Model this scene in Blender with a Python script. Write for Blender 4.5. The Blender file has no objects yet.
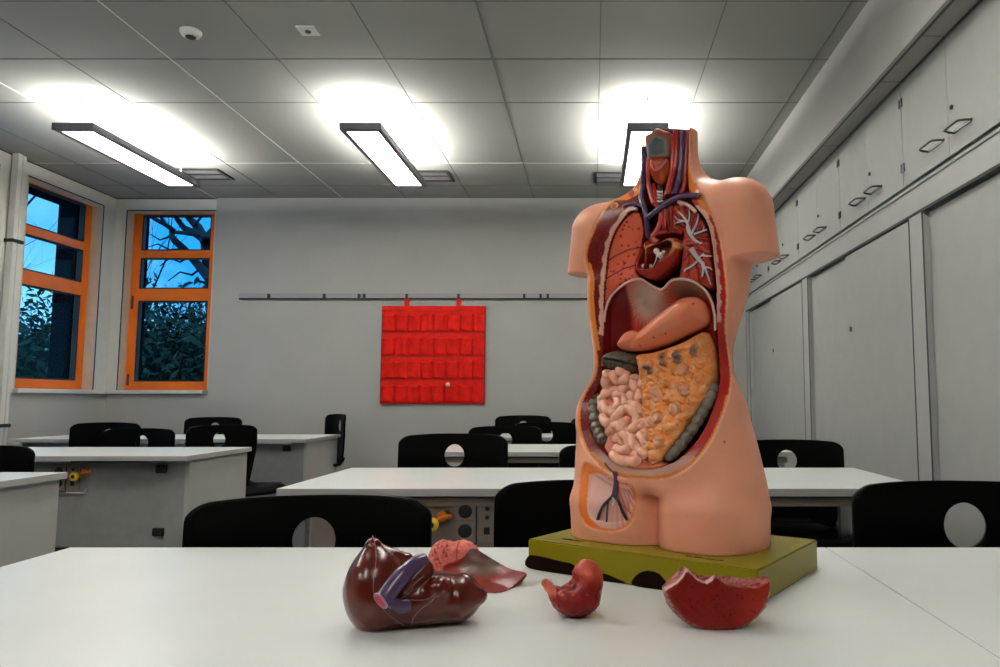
import bpy, bmesh, math, random
import numpy as np
from mathutils import Vector, Matrix
random.seed(7)
SC = bpy.context.scene
COL = SC.collection
R = math.radians

# ------------------------------------------------------------------ camera, world, exposure
F_PX, PITCH, CAM_H, PPX = 734.0, 5.18, 1.06, 593.0
cam_d = bpy.data.cameras.new('camera')
cam = bpy.data.objects.new('camera', cam_d); COL.objects.link(cam)
cam.location = (0, 0, CAM_H)
cam.rotation_euler = (R(90 + PITCH), 0, 0)
cam_d.sensor_width = 36.0
cam_d.lens = F_PX * 36.0 / 1000.0
cam_d.shift_x = (500.0 - PPX) / 1000.0
cam_d.clip_start = 0.02
SC.camera = cam
vs = SC.view_settings
vs.view_transform = 'Standard'; vs.look = 'None'; vs.gamma = 1; vs.use_curve_mapping = False
vs.exposure = 0.68

LAMP_UP, LAMP_DOWN = 52.0, 9.0           # emission of the upper and lower lamp faces
world = bpy.data.worlds.new('dusk_sky'); SC.world = world
world.use_nodes = True
wn = world.node_tree.nodes; wl = world.node_tree.links
wn.clear()
wo = wn.new('ShaderNodeOutputWorld'); wb = wn.new('ShaderNodeBackground')
wt = wn.new('ShaderNodeTexCoord'); wz = wn.new('ShaderNodeTexNoise'); wr = wn.new('ShaderNodeValToRGB')
wz.inputs['Scale'].default_value = 5.0; wz.inputs['Detail'].default_value = 5.0
wr.color_ramp.elements[0].position = 0.36; wr.color_ramp.elements[0].color = (0.02, 0.30, 0.80, 1)
wr.color_ramp.elements[1].position = 0.66; wr.color_ramp.elements[1].color = (0.25, 0.72, 1.0, 1)
wl.new(wt.outputs['Generated'], wz.inputs['Vector']); wl.new(wz.outputs['Fac'], wr.inputs['Fac'])
wl.new(wr.outputs['Color'], wb.inputs['Color']); wb.inputs['Strength'].default_value = 1.0
wl.new(wb.outputs['Background'], wo.inputs['Surface'])

# ------------------------------------------------------------------ materials
def mat(name, col, rough=0.5, metal=0.0, emit=None, estr=0.0, bump=0.0, bscale=60.0, var=0.0, vscale=4.0,
        coat=0.0, spec=0.5, attr=None, bdist=0.002):
    m = bpy.data.materials.new(name); m.use_nodes = True
    nt = m.node_tree; b = nt.nodes['Principled BSDF']
    c4 = (*col, 1.0)
    b.inputs['Base Color'].default_value = c4
    b.inputs['Roughness'].default_value = rough
    b.inputs['Metallic'].default_value = metal
    b.inputs['Coat Weight'].default_value = coat
    b.inputs['Coat Roughness'].default_value = 0.12
    b.inputs['Specular IOR Level'].default_value = spec
    if emit:
        b.inputs['Emission Color'].default_value = (*emit, 1.0)
        b.inputs['Emission Strength'].default_value = estr
    tc = nt.nodes.new('ShaderNodeTexCoord')
    src = None
    if attr:
        a = nt.nodes.new('ShaderNodeAttribute'); a.attribute_name = attr
        src = a.outputs['Color']; nt.links.new(src, b.inputs['Base Color'])
    if var > 0:
        n = nt.nodes.new('ShaderNodeTexNoise'); n.inputs['Scale'].default_value = vscale; n.inputs['Detail'].default_value = 6
        mr = nt.nodes.new('ShaderNodeMapRange')
        mr.inputs['From Min'].default_value = 0.3; mr.inputs['From Max'].default_value = 0.7
        mr.inputs['To Min'].default_value = 1.0 - var; mr.inputs['To Max'].default_value = 1.0 + var
        mx = nt.nodes.new('ShaderNodeVectorMath'); mx.operation = 'SCALE'
        nt.links.new(tc.outputs['Object'], n.inputs['Vector']); nt.links.new(n.outputs['Fac'], mr.inputs['Value'])
        if src: nt.links.new(src, mx.inputs[0])
        else: mx.inputs[0].default_value = col
        nt.links.new(mr.outputs['Result'], mx.inputs['Scale'])
        nt.links.new(mx.outputs['Vector'], b.inputs['Base Color'])
    if bump > 0:
        n2 = nt.nodes.new('ShaderNodeTexNoise'); n2.inputs['Scale'].default_value = bscale; n2.inputs['Detail'].default_value = 4
        bp = nt.nodes.new('ShaderNodeBump'); bp.inputs['Strength'].default_value = bump; bp.inputs['Distance'].default_value = bdist
        nt.links.new(tc.outputs['Object'], n2.inputs['Vector'])
        nt.links.new(n2.outputs['Fac'], bp.inputs['Height']); nt.links.new(bp.outputs['Normal'], b.inputs['Normal'])
    return m

M = dict(
    wall=mat('wall_paint', (0.395, 0.385, 0.365), 0.85, bump=0.35, bscale=140, var=0.03, vscale=3),
    ceil=mat('ceiling_board', (0.29, 0.29, 0.268), 0.9, var=0.05, vscale=1.2, bump=0.1, bscale=300),
    seam=mat('ceiling_seam', (0.15, 0.15, 0.14), 0.8),
    seam_light=mat('ceiling_seam_light', (0.68, 0.68, 0.64), 0.7),
    floor=mat('floor_lino', (0.17, 0.18, 0.20), 0.5, var=0.12, vscale=9),
    casing=mat('window_casing', (0.60, 0.59, 0.55), 0.6, var=0.04, vscale=5),
    reveal=mat('window_reveal_wood', (0.55, 0.43, 0.33), 0.6, var=0.06, vscale=12),
    orange=mat('orange_window_paint', (0.80, 0.16, 0.004), 0.4, var=0.06, vscale=8),
    outer=mat('outer_jamb', (0.006, 0.006, 0.008), 0.9, spec=0.0),
    rubber=mat('black_seal', (0.012, 0.012, 0.014), 0.6),
    cab=mat('cabinet_laminate', (0.35, 0.35, 0.335), 0.55, var=0.03, vscale=10, bump=0.08, bscale=400),
    cab2=mat('cabinet_frame_laminate', (0.37, 0.37, 0.36), 0.5, var=0.03, vscale=6),
    cabdark=mat('cabinet_gap_and_shade', (0.05, 0.05, 0.05), 0.8),
    alu=mat('aluminium', (0.55, 0.55, 0.55), 0.35, 0.9),
    handle=mat('dark_metal', (0.08, 0.08, 0.085), 0.35, 0.8),
    frame=mat('lamp_housing', (0.17, 0.17, 0.175), 0.45, 0.3),
    wire=mat('steel_wire', (0.55, 0.55, 0.55), 0.4, 0.6),
    desk=mat('desk_laminate', (0.76, 0.775, 0.75), 0.30, var=0.02, vscale=6, spec=0.5),
    desk_edge=mat('desk_edging', (0.42, 0.40, 0.40), 0.5),
    panel=mat('desk_panel', (0.30, 0.30, 0.29), 0.55, var=0.06, vscale=20),
    panel2=mat('desk_end_panel', (0.42, 0.42, 0.385), 0.5, var=0.03, vscale=12),
    media=mat('media_panel', (0.27, 0.22, 0.185), 0.5),
    black=mat('black_shell', (0.0025, 0.0025, 0.0025), 0.38, spec=0.06),
    blackm=mat('black_plastic', (0.012, 0.012, 0.012), 0.45),
    steel=mat('steel_tube', (0.45, 0.45, 0.46), 0.3, 0.9),
    yellow=mat('yellow_plastic', (0.85, 0.52, 0.02), 0.35),
    tapor=mat('orange_plastic', (0.75, 0.20, 0.01), 0.4),
    white=mat('white_plastic', (0.62, 0.62, 0.58), 0.4),
    red=mat('red_nylon', (0.80, 0.010, 0.003), 0.55, spec=.2, bump=0.8, bscale=22, bdist=0.012, var=0.12, vscale=14),
    redseam=mat('red_trim', (0.34, 0.004, 0.003), 0.6),
    bark=mat('bark', (0.012, 0.014, 0.022), 0.9),
    leafm=mat('leaf', (0.012, 0.030, 0.012), 0.6, var=0.5, vscale=3),
)
glow = mat('lamp_diffuser', (1, 1, 1), 0.5, emit=(1.0, 0.985, 0.94), estr=LAMP_DOWN)
glow_up = mat('lamp_uplight', (1, 1, 1), 0.5, emit=(1.0, 0.985, 0.94), estr=LAMP_UP)
def glass_mat():
    m = bpy.data.materials.new('window_glass'); m.use_nodes = True
    nt = m.node_tree; nt.nodes.clear()
    o = nt.nodes.new('ShaderNodeOutputMaterial'); mx = nt.nodes.new('ShaderNodeMixShader')
    t = nt.nodes.new('ShaderNodeBsdfTransparent'); g = nt.nodes.new('ShaderNodeBsdfGlossy')
    t.inputs['Color'].default_value = (0.93, 0.96, 0.97, 1); g.inputs['Roughness'].default_value = 0.02
    fr = nt.nodes.new('ShaderNodeFresnel'); fr.inputs['IOR'].default_value = 1.08
    nt.links.new(fr.outputs['Fac'], mx.inputs['Fac']); nt.links.new(t.outputs['BSDF'], mx.inputs[1])
    nt.links.new(g.outputs['BSDF'], mx.inputs[2]); nt.links.new(mx.outputs['Shader'], o.inputs['Surface'])
    return m
M['glass'] = glass_mat()

# ------------------------------------------------------------------ helpers
def link(name, me, material=None, parent=None, smooth=False):
    o = bpy.data.objects.new(name, me); COL.objects.link(o)
    if material is not None and not me.materials:
        for mm in (material if isinstance(material, (list, tuple)) else [material]): me.materials.append(mm)
    if parent: o.parent = parent
    if smooth: me.shade_smooth()
    return o

def tag(o, label=None, cat=None, group=None, kind=None):
    if label: o['label'] = label
    if cat: o['category'] = cat
    if group: o['group'] = group
    if kind: o['kind'] = kind
    return o

def empty(name, loc=(0, 0, 0), rz=0.0, parent=None):
    o = bpy.data.objects.new(name, None); COL.objects.link(o)
    o.location = loc; o.rotation_euler = (0, 0, rz); o.empty_display_size = 0.05
    if parent: o.parent = parent
    return o

def copy_tree(o, parent=None):
    c = o.copy(); COL.objects.link(c)
    if parent: c.parent = parent
    for ch in list(o.children): copy_tree(ch, c)
    return c

class MB:
    """collects boxes, tubes and prisms, builds ONE mesh object"""
    def __init__(s): s.bm = bmesh.new(); s.smooth = []
    def box(s, x0, x1, y0, y1, z0, z1, bev=0.0, mi=0, rot=None):
        r = bmesh.ops.create_cube(s.bm, size=1.0)
        vs_ = r['verts']
        for v in vs_:
            v.co = Vector((x0 + (v.co.x + .5) * (x1 - x0), y0 + (v.co.y + .5) * (y1 - y0), z0 + (v.co.z + .5) * (z1 - z0)))
        fs = set(f for v in vs_ for f in v.link_faces)
        for f in fs: f.material_index = mi
        if bev > 0:
            es = list(set(e for v in vs_ for e in v.link_edges))
            rr = bmesh.ops.bevel(s.bm, geom=es, offset=bev, segments=2, affect='EDGES', profile=0.6)
            for f in rr['faces']: f.material_index = mi
            vs_ = list(set(v for f in rr['faces'] for v in f.verts) | set(v for v in vs_ if v.is_valid))
        if rot is not None:
            for v in vs_: v.co = rot @ v.co
        return s
    def tube(s, pts, rad, n=10, cap=True, mi=0):
        pts = [Vector(p) for p in pts]
        rads = rad if isinstance(rad, (list, tuple)) else [rad] * len(pts)
        rings = []; up = None
        for i, p in enumerate(pts):
            t = (pts[min(i + 1, len(pts) - 1)] - pts[max(i - 1, 0)]).normalized()
            if up is None:
                up = Vector((0, 0, 1)) if abs(t.z) < 0.9 else Vector((1, 0, 0))
            a = (up - t * up.dot(t)).normalized(); up = a; b = t.cross(a)
            rings.append([s.bm.verts.new(p + (a * math.cos(2 * math.pi * k / n) + b * math.sin(2 * math.pi * k / n)) * rads[i]) for k in range(n)])
        for i in range(len(rings) - 1):
            for k in range(n):
                f = s.bm.faces.new((rings[i][k], rings[i][(k + 1) % n], rings[i + 1][(k + 1) % n], rings[i + 1][k]))
                f.smooth = True; f.material_index = mi
        if cap:
            f = s.bm.faces.new(rings[0][::-1]); f.material_index = mi
            f = s.bm.faces.new(rings[-1]); f.material_index = mi
        return s
    def lathe(s, prof, center, axis='z', n=24, mi=0):
        """prof = [(r, h)]; revolves round the axis through center"""
        c = Vector(center); rings = []
        for r, h in prof:
            ring = []
            for k in range(n):
                a = 2 * math.pi * k / n; u, v = r * math.cos(a), r * math.sin(a)
                d = {'z': (u, v, h), 'y': (u, h, v), 'x': (h, u, v)}[axis]
                ring.append(s.bm.verts.new(c + Vector(d)))
            rings.append(ring)
        for i in range(len(rings) - 1):
            for k in range(n):
                f = s.bm.faces.new((rings[i][k], rings[i][(k + 1) % n], rings[i + 1][(k + 1) % n], rings[i + 1][k])); f.smooth = True; f.material_index = mi
        s.bm.faces.new(rings[0][::-1]).material_index = mi; s.bm.faces.new(rings[-1]).material_index = mi
        return s
    def prism(s, poly, z0, z1, mi=0):
        a = [s.bm.verts.new((x, y, z0)) for x, y in poly]; b = [s.bm.verts.new((x, y, z1)) for x, y in poly]
        s.bm.faces.new(a[::-1]).material_index = mi; s.bm.faces.new(b).material_index = mi
        for i in range(len(poly)):
            j = (i + 1) % len(poly); s.bm.faces.new((a[i], a[j], b[j], b[i])).material_index = mi
        return s
    def build(s, name, material, parent=None):
        me = bpy.data.meshes.new(name); bmesh.ops.recalc_face_normals(s.bm, faces=s.bm.faces); s.bm.to_mesh(me); s.bm.free()
        return link(name, me, material, parent)

def struct(name, mb, material, parent=None):
    o = mb.build(name, material, parent)
    if parent is None: o['kind'] = 'structure'
    return o

# ------------------------------------------------------------------ the room
XL, XR, YB, YF, ZC = -4.71, 1.49, 7.11, -3.2, 3.05
XWALL = 2.05                                   # wall behind the cupboards
struct('floor', MB().box(XL - .3, XWALL + .1, YF - .1, YB + .3, -0.08, 0), M['floor'])
struct('ceiling', MB().box(XL - .3, XWALL + .1, YF - .1, YB + .3, ZC, ZC + .1), M['ceil'])
# back wall with the opening of window 1
WX0, WX1, WZ0, WZ1 = -4.60, -3.72, 1.155, 2.925
mb = MB(); mb.box(WX1, XWALL + .1, YB, YB + .2, 0, ZC); mb.box(XL - .3, WX1, YB, YB + .2, 0, WZ0 - .035)
struct('wall_back', mb, M['wall'])
mb = MB(); mb.box(XL - .2, WX1, YB, YB + .2, WZ1, ZC - .012); mb.box(XL - .2, WX0, YB, YB + .2, WZ0 - .035, WZ1)
mb.box(XL, WX1, YB - .004, YB + .02, ZC - .012, ZC - .004, mi=1)
mb.box(WX0 - .004, WX0 + .006, YB - .003, YB + .01, WZ0, WZ1, mi=1); mb.box(WX0, WX1, YB - .003, YB + .01, WZ1 - .006, WZ1 + .004, mi=1)
struct('trim_1', mb, [M['casing'], M['rubber']])
# left wall: solid below and towards the camera, openings of windows 2 and 3
AY0, AY1 = 5.98, 6.93
BY0, BY1 = 3.9, 5.68
mb = MB(); mb.box(XL - .2, XL, YF, YB, 0, WZ0 - .035); mb.box(XL - .2, XL, YF, BY0, WZ0 - .035, ZC)
struct('wall_left', mb, M['wall'])
mb = MB()
mb.box(XL - .2, XL, BY0, YB, WZ1, ZC - .012); mb.box(XL - .2, XL, AY1, YB, WZ0 - .035, WZ1); mb.box(XL - .2, XL, BY1, AY0, WZ0 - .035, WZ1)
mb.box(XL - .02, XL + .004, BY0, YB, ZC - .012, ZC - .004, mi=1)
mb.box(XL - .01, XL + .003, AY1 - .006, AY1 + .006, WZ0, WZ1, mi=1); mb.box(XL - .01, XL + .003, AY0, AY1, WZ1 - .006, WZ1 + .004, mi=1)
mb.box(XL - .01, XL + .003, BY0, BY1, WZ1 - .006, WZ1 + .004, mi=1); mb.box(XL - .01, XL + .003, BY1 - .006, BY1 + .006, WZ0, WZ1, mi=1)
struct('trim_2', mb, [M['casing'], M['rubber']])
struct('wall_front', MB().box(XL - .3, XWALL + .1, YF - .2, YF, 0, ZC), mat('front_wall_darkened', (0.10, 0.105, 0.10), 0.8))  # unseen wall behind the camera, colour darkened to dim its reflections
struct('wall_right', MB().box(XWALL, XWALL + .2, YF, YB, 0, ZC), M['wall'])

def window(name, L, axis, dep=.36):
    """one orange window: three panes one above the other. local u along the wall, v out of the room, then placed"""
    w, z0, z1 = L
    root = empty(name); root['kind'] = 'structure'
    def P(mb, u0, u1, v0, v1, a, b, mi=0): mb.box(u0, u1, v0, v1, a, b, mi=mi)
    mb = MB()                                   # reveal lining
    P(mb, 0, .012, 0.0, .15, z0, z1); P(mb, w - .012, w, 0.0, .15, z0, z1); P(mb, .012, w - .012, .0, .15, z1 - .012, z1)
    mb.build('reveal', M['reveal'], root)
    h = z1 - z0
    bars = [(z0, z0 + .085), (z0 + .885, z0 + 1.005), (z0 + 1.315, z0 + 1.39), (z1 - .020, z1)]
    mb = MB(); P(mb, .012, .095, .10, .16, z0, z1); P(mb, w - .095, w - .012, .10, .16, z0, z1)
    for a, b in bars: P(mb, .095, w - .095, .10, .16, a, b)
    mb.build('window_frame', M['orange'], root)
    mb = MB()
    zs = [(bars[i][1], bars[i + 1][0]) for i in range(3)]
    for a, b in zs:
        for (u0, u1, c, d) in ((.095, .107, a, b), (w - .107, w - .095, a, b), (.107, w - .107, a, a + .012), (.107, w - .107, b - .012, b)):
            P(mb, u0, u1, .105, .15, c, d)
    mb.build('seal', M['rubber'], root)
    for a, b in zs:
        mb = MB(); P(mb, .107, w - .107, .128, .134, a + .012, b - .012); mb.build('window_pane', M['glass'], root)
    for a, b in ((.80, .93), (.05, .16)): MB().box(.035, .05, .085, .10, z0 + a, z0 + b).build('hinge', M['handle'], root)
    mb = MB(); P(mb, 0.0, .10, .17, dep, z0, z1); P(mb, w - .10, w, .17, dep, z0, z1); P(mb, .10, w - .10, .17, dep, z1 - .02, z1)
    mb.build('outer_reveal', M['outer'], root)  # dark outer jamb and folded blind box
    return root
w1 = window('window_1', (WX1 - WX0, WZ0, WZ1), 'y', .21); w1.location = (WX0, YB, 0)
w2 = window('window_2', (AY1 - AY0, WZ0, WZ1), 'x'); w2.rotation_euler = (0, 0, R(90)); w2.location = (XL, AY0, 0)
w3 = window('window_3', (BY1 - BY0, WZ0, WZ1), 'x'); w3.rotation_euler = (0, 0, R(90)); w3.location = (XL, BY0, 0)
mb = MB(); mb.box(XL - .04, WX1 - .03, YB - .045, YB + .12, WZ0 - .035, WZ0, .004); struct('trim_3', mb, M['casing'])
mb = MB(); mb.box(XL - .12, XL + .045, 5.97, YB - .047, WZ0 - .035, WZ0, .004); struct('trim_4', mb, M['casing'])

# ceiling grid: seams seen in the photo every 0.63 m, some wider boards
ys = [-2.9, -1.65, -.40, .85, 2.1, 2.88, 3.51, 4.138, 4.769, 6.032, 6.668]
xs = [0.04 + .6285 * k for k in range(-7, 3)]
mb = MB()
for y in ys: mb.box(XL, 1.378, y - .003, y + .003, ZC - .0025, ZC + .001, mi=1 if y in (6.032,) else 0)
for i, x in enumerate(xs):
    if x < 1.36: mb.box(x - .003, x + .003, YF, YB, ZC - .003, ZC + .001, mi=1 if i in (1, 3) else 0)
struct('trim_5', mb, [M['seam'], M['seam_light']])

# boxed beam over the cupboards, with its dark recess
mb = MB(); mb.box(1.378, XWALL, YF, YB, 2.60, ZC, 0); struct('trim_6', mb, M['wall'])
mb = MB(); mb.box(1.372, 1.386, YF, YB, 2.585, 2.606); struct('trim_7', mb, mat('beam_edge', (.10, .10, .10), .6))
mb = MB(); mb.box(1.49, 1.494, YF, YB, 2.588, 2.599)
for y in (2.53, 2.99, 3.44, 4.344, 5.25, 6.15): mb.box(1.388, 1.49, y - .002, y + .002, 2.5985, 2.6)
struct('trim_8', mb, M['seam'])
# ledge band under the upper cupboards
mb = MB(); mb.box(1.492, XWALL, 1.45, YB, 1.925, 2.045); mb.box(1.484, XWALL, 1.45, YB, 2.040, 2.052); mb.box(1.50, XWALL, 1.45, YB, 2.052, 2.069, mi=1)
struct('trim_9', mb, [M['cab2'], M['cabdark']])

# upper cupboards: five pairs of doors
def upper_cabinet(y0, y1, label):
    root = empty('wall_cabinet', (XR, (y0 + y1) / 2, 2.07)); w = (y1 - y0) / 2
    tag(root, label, 'cabinet', 'wall cupboards above the sliding doors')
    MB().box(.02, .40, -w + .001, w - .001, 0.0, .515).build('cabinet_body', M['cabdark'], root)
    for s in (-1, 1):                            # doors open from the middle
        a, b = (-w + .003, -.0015) if s < 0 else (.0015, w - .003)
        d = MB().box(0, .019, a, b, .004, .513, .0015).build('door', M['cab'], root)
        yc = s * .115
        hb = MB(); hb.box(-.004, 0, yc - .078, yc + .078, .084, .095); hb.tube([(0, yc - .074, .089), (-.022, yc - .072, .090), (-.044, yc - .060, .092), (-.048, yc - .045, .092), (-.048, yc + .045, .092), (-.044, yc + .060, .092), (-.022, yc + .072, .090), (0, yc + .074, .089)], .0048, 8)
        hb.build('handle', M['handle'], d)
        for z in (.10, .42): MB().box(-.006, .001, s * (w - .012) - .006, s * (w - .012) + .006, z - .02, z + .02).build('hinge', M['handle'], d)
        if s < 0: MB().lathe([(.010, 0), (.010, -.006), (.004, -.009)], (-.001, -.04, .20), 'x', 12).build('lock', M['handle'], d)
    return root
YC = [1.63, 2.535, 3.44, 4.344, 5.25, 6.15, 7.06]
CL = ['grey wall cupboard with two doors cut by the right edge of the photo', 'grey wall cupboard with two doors and loop handles, largest fully visible pair',
      'grey wall cupboard above the left half of the middle sliding doors', 'grey wall cupboard above the grey post beside the torso, third visible pair',
      'grey wall cupboard partly hidden by the shoulder of the torso', 'small far grey wall cupboard in the back corner of the room']
for i in range(6): upper_cabinet(YC[i], YC[i + 1], CL[i])

# lower cupboards: sliding doors between grey posts
mb = MB()
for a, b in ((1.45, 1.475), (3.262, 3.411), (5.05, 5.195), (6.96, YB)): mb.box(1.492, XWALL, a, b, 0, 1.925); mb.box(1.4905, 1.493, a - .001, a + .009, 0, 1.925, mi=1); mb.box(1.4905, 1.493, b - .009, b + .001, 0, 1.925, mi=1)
mb.box(1.4905, 1.500, 1.45, YB, 1.912, 1.9255, mi=1)  # dark strip stands in for the shadow under the ledge band
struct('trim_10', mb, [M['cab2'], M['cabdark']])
def sliding(y0, y1, ym, label):
    root = empty('sliding_door_cupboard', (XR, (y0 + y1) / 2, 0)); tag(root, label, 'cupboard', 'full height cupboards with sliding doors')
    c = (y0 + y1) / 2
    MB().box(.075, .55, y0 - c + .002, y1 - c - .002, .0, 1.924).build('cupboard_body', M['cabdark'], root)
    d1 = MB().box(.008, .026, y0 - c + .005, ym - c + .03, .06, 1.905, .001).build('sliding_door', M['cab'], root)
    d2 = MB().box(.030, .048, ym - c - .03, y1 - c - .005, .06, 1.905, .001).build('sliding_door', M['cab'], root)
    MB().lathe([(.016, .0), (.016, -.004), (.012, -.004)], (.0075, ym - c - .03, 1.47), 'x', 16).build('lock', M['handle'], d1)
    MB().box(.012, .07, y0 - c + .004, y1 - c - .004, .0, .055).build('plinth', M['cabdark'], root)
sliding(1.475, 3.262, 2.35, 'grey sliding-door cupboard cut by the right edge behind the nearest chair')
sliding(3.411, 5.05, 4.27, 'grey sliding-door cupboard between the two grey posts, middle one')
sliding(5.195, 6.96, 6.11, 'grey sliding-door cupboard in the far corner behind the torso')

# hanging lamps (three in view, six more along the room behind and over the camera)
def lamp(x, y, first=None):
    if first is None:
        root = empty('pendant_lamp', (x, y, 2.82))
        w, l = .135, .66
        mb = MB(); mb.box(-w, w, -l, -l + .045, 0, .045); mb.box(-w, w, l - .045, l, 0, .045); mb.box(-w, -w + .03, -l + .045, l - .045, 0, .045); mb.box(w - .03, w, -l + .045, l - .045, 0, .045)
        mb.build('lamp_frame', M['frame'], root)
        MB().box(-w + .03, w - .03, -l + .045, l - .045, .006, .014).build('diffuser', glow, root)
        MB().box(-w + .035, w - .035, -l + .05, l - .05, .034, .040).build('uplight_panel', glow_up, root)
        for s in (-1, 1):
            wb_ = MB(); yy = s * .60
            wb_.tube([(-.06, yy, .044), (0, yy, .12)], .0018, 6); wb_.tube([(.06, yy, .044), (0, yy, .12)], .0018, 6)
            wb_.tube([(0, yy, .12), (0, yy, .225)], .0018, 6); wb_.lathe([(.012, .21), (.014, .23)], (0, yy, 0), 'z', 12); wb_.lathe([(.007, .105), (.007, .135)], (0, yy, 0), 'z', 10)
            wb_.build('suspension_wire', M['wire'], root)
        return root
    c = copy_tree(first); c.location = (x, y, 2.82); return c
LX = [-3.40, -1.52, .36]; L0 = None
LL = {(0, 0): 'long rectangular hanging lamp in front of the left windows', (1, 0): 'long rectangular hanging lamp in the middle above the red pocket chart', (2, 0): 'long rectangular hanging lamp half hidden by the neck of the torso'}
for j, yy in enumerate((5.31, 2.18, -.95)):
    for i, xx in enumerate(LX):
        l_ = lamp(xx, yy, L0)
        if L0 is None: L0 = l_
        tag(l_, LL.get((i, j), 'long rectangular hanging lamp outside the view over the near rows'), 'lamp', 'hanging lamps under the ceiling')

# ceiling vents, smoke detector and sensor
def vent(x, y, label):
    root = empty('ceiling_vent', (x, y, ZC)); tag(root, label, 'vent', 'slot vents in the ceiling')
    mb = MB(); mb.box(-.18, .18, -.15, -.125, -.012, 0); mb.box(-.18, .18, .125, .15, -.012, 0); mb.box(-.18, -.155, -.125, .125, -.012, 0); mb.box(.155, .18, -.125, .125, -.012, 0)
    mb.build('vent_frame', M['handle'], root)
    mb = MB(); mb.box(-.155, .155, -.125, .125, -.004, -.001); mb.build('vent_panel', M['panel'], root)
    MB().box(-.155, .155, -.012, .012, -.010, -.004).build('slat', M['handle'], root)
vent(-3.42, 6.33, 'dark framed slot vent in the ceiling beside the left lamp')
vent(-1.44, 6.38, 'dark framed slot vent in the ceiling beside the middle lamp')
vent(.19, 6.42, 'dark framed slot vent in the ceiling left of the torso neck')
root = empty('smoke_detector', (-2.177, 3.81, ZC)); tag(root, 'round white smoke detector with dark centre on the ceiling', 'smoke detector')
MB().lathe([(.055, 0), (.055, -.012), (.045, -.028), (.03, -.034)], (0, 0, 0), 'z', 28).build('detector_body', M['white'], root)
MB().lathe([(.028, -.034), (.026, -.042), (.01, -.045)], (0, 0, 0), 'z', 20).build('detector_lens', M['handle'], root)
root = empty('ceiling_sensor', (-1.539, 3.80, ZC)); tag(root, 'small square white sensor plate on the ceiling right of the detector', 'sensor')
MB().box(-.05, .05, -.05, .05, -.008, 0, .002).build('sensor_plate', M['white'], root)
MB().lathe([(.016, -.008), (.014, -.016), (.006, -.018)], (0, 0, 0), 'z', 16).build('sensor_head', M['handle'], root)

# wall rail with clips, red pocket chart
root = empty('wall_rail', (-1.15, YB, 2.07)); tag(root, 'long thin metal hanging rail across the back wall', 'rail')
mb = MB(); mb.box(-2.30, 2.30, -.012, 0, -.018, .028, .002); mb.box(-2.30, 2.30, -.022, -.001, -.034, -.020, mi=1); mb.build('rail_profile', [mat('rail_grey', (.33, .32, .31), .5, .2), M['blackm']], root)
for px_ in (-2.01, -1.47, -1.13, -1.08, -.665, -.16, .48, .64, .71, 1.3):
    mb = MB(); mb.box(px_ - .012, px_ + .012, -.030, -.001, -.028, .020, .002); mb.build('rail_clip', M['blackm'], root)

root = empty('pocket_chart', (-1.548, YB, 1.50)); tag(root, 'bright red fabric pocket chart hanging from the wall rail', 'pocket chart')
W2, H2 = .505, .472
mb = MB(); mb.box(-W2, W2, -.016, -.008, -H2, H2, .003); mb.build('backing_sheet', M['red'], root)
for x in (-.265, .24):
    mb = MB(); mb.box(x - .022, x + .022, -.026, -.008, H2 - .02, H2 + .075, .003); mb.build('hanging_loop', M['red'], root)
mb = MB(); mb.box(-W2, W2, -.024, -.015, H2 - .045, H2, .002); mb.build('top_hem', M['red'], root)
def pocket(cx_, cz_, w, h, sd):
    rnd = random.Random(sd); bm = bmesh.new(); nx, nz = 8, 10; g = {}
    t = rnd.uniform(-.5, .5); k = rnd.uniform(.6, 1.2)
    for i in range(nx + 1):
        for j in range(nz + 1):
            u, v = i / nx, j / nz
            d = .020 * k * math.sin(math.pi * u) ** .6 * (0.35 + .65 * v) * (1 - .3 * math.sin(math.pi * v)) + .006 * math.sin(7 * u + 5 * v * t + sd)
            if i in (0, nx): d = .001
            if j == 0: d = .002
            g[i, j] = bm.verts.new((cx_ + (u - .5) * w, -.017 - max(d, 0.001), cz_ + (v - .5) * h - .012 * math.sin(math.pi * u) * v * (1 + t)))
    for i in range(nx):
        for j in range(nz):
            bm.faces.new((g[i, j], g[i + 1, j], g[i + 1, j + 1], g[i, j + 1])).smooth = True
    me = bpy.data.meshes.new('pocket'); bm.to_mesh(me); bm.free()
    o = link('pocket', me, M['red'], root); md = o.modifiers.new('s', 'SOLIDIFY'); md.thickness = .002
for r_ in range(4):
    zc = H2 - .155 - r_ * .228
    for c_ in range(8): pocket(-W2 + .004 + .1255 * (c_ + .5), zc - .01, .119, .175, r_ * 8 + c_)
    mb = MB(); mb.box(-W2, W2, -.020, -.012, zc - .112, zc - .104); mb.build('seam', M['redseam'], root)
for x in (-W2, W2 - .012): MB().box(x, x + .012, -.020, -.007, -H2, H2).build('edge_binding', M['redseam'], root)
MB().lathe([(.022, -.052), (.018, -.060), (.005, -.064)], (.155, 0, H2 - .155 - 3 * .228 + .075), 'y', 14).build('paper_sticker', mat('sticker', (.75, .6, .45), .5), root)

# service pipes beside the left window
root = empty('service_pipe', (XL + .05, 5.79, 0)); tag(root, 'pair of white vertical pipes with black straps beside the left window', 'pipe')
MB().box(-.035, .02, -.01, .035, 0, ZC, .006).build('pipe', M['casing'], root)
MB().box(-.03, .012, .050, .085, 0, ZC, .006).build('pipe', M['casing'], root)
for z in (.845, 2.32):
    MB().box(-.048, .028, -.02, .095, z, z + .028, .004).build('strap', M['blackm'], root)

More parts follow.
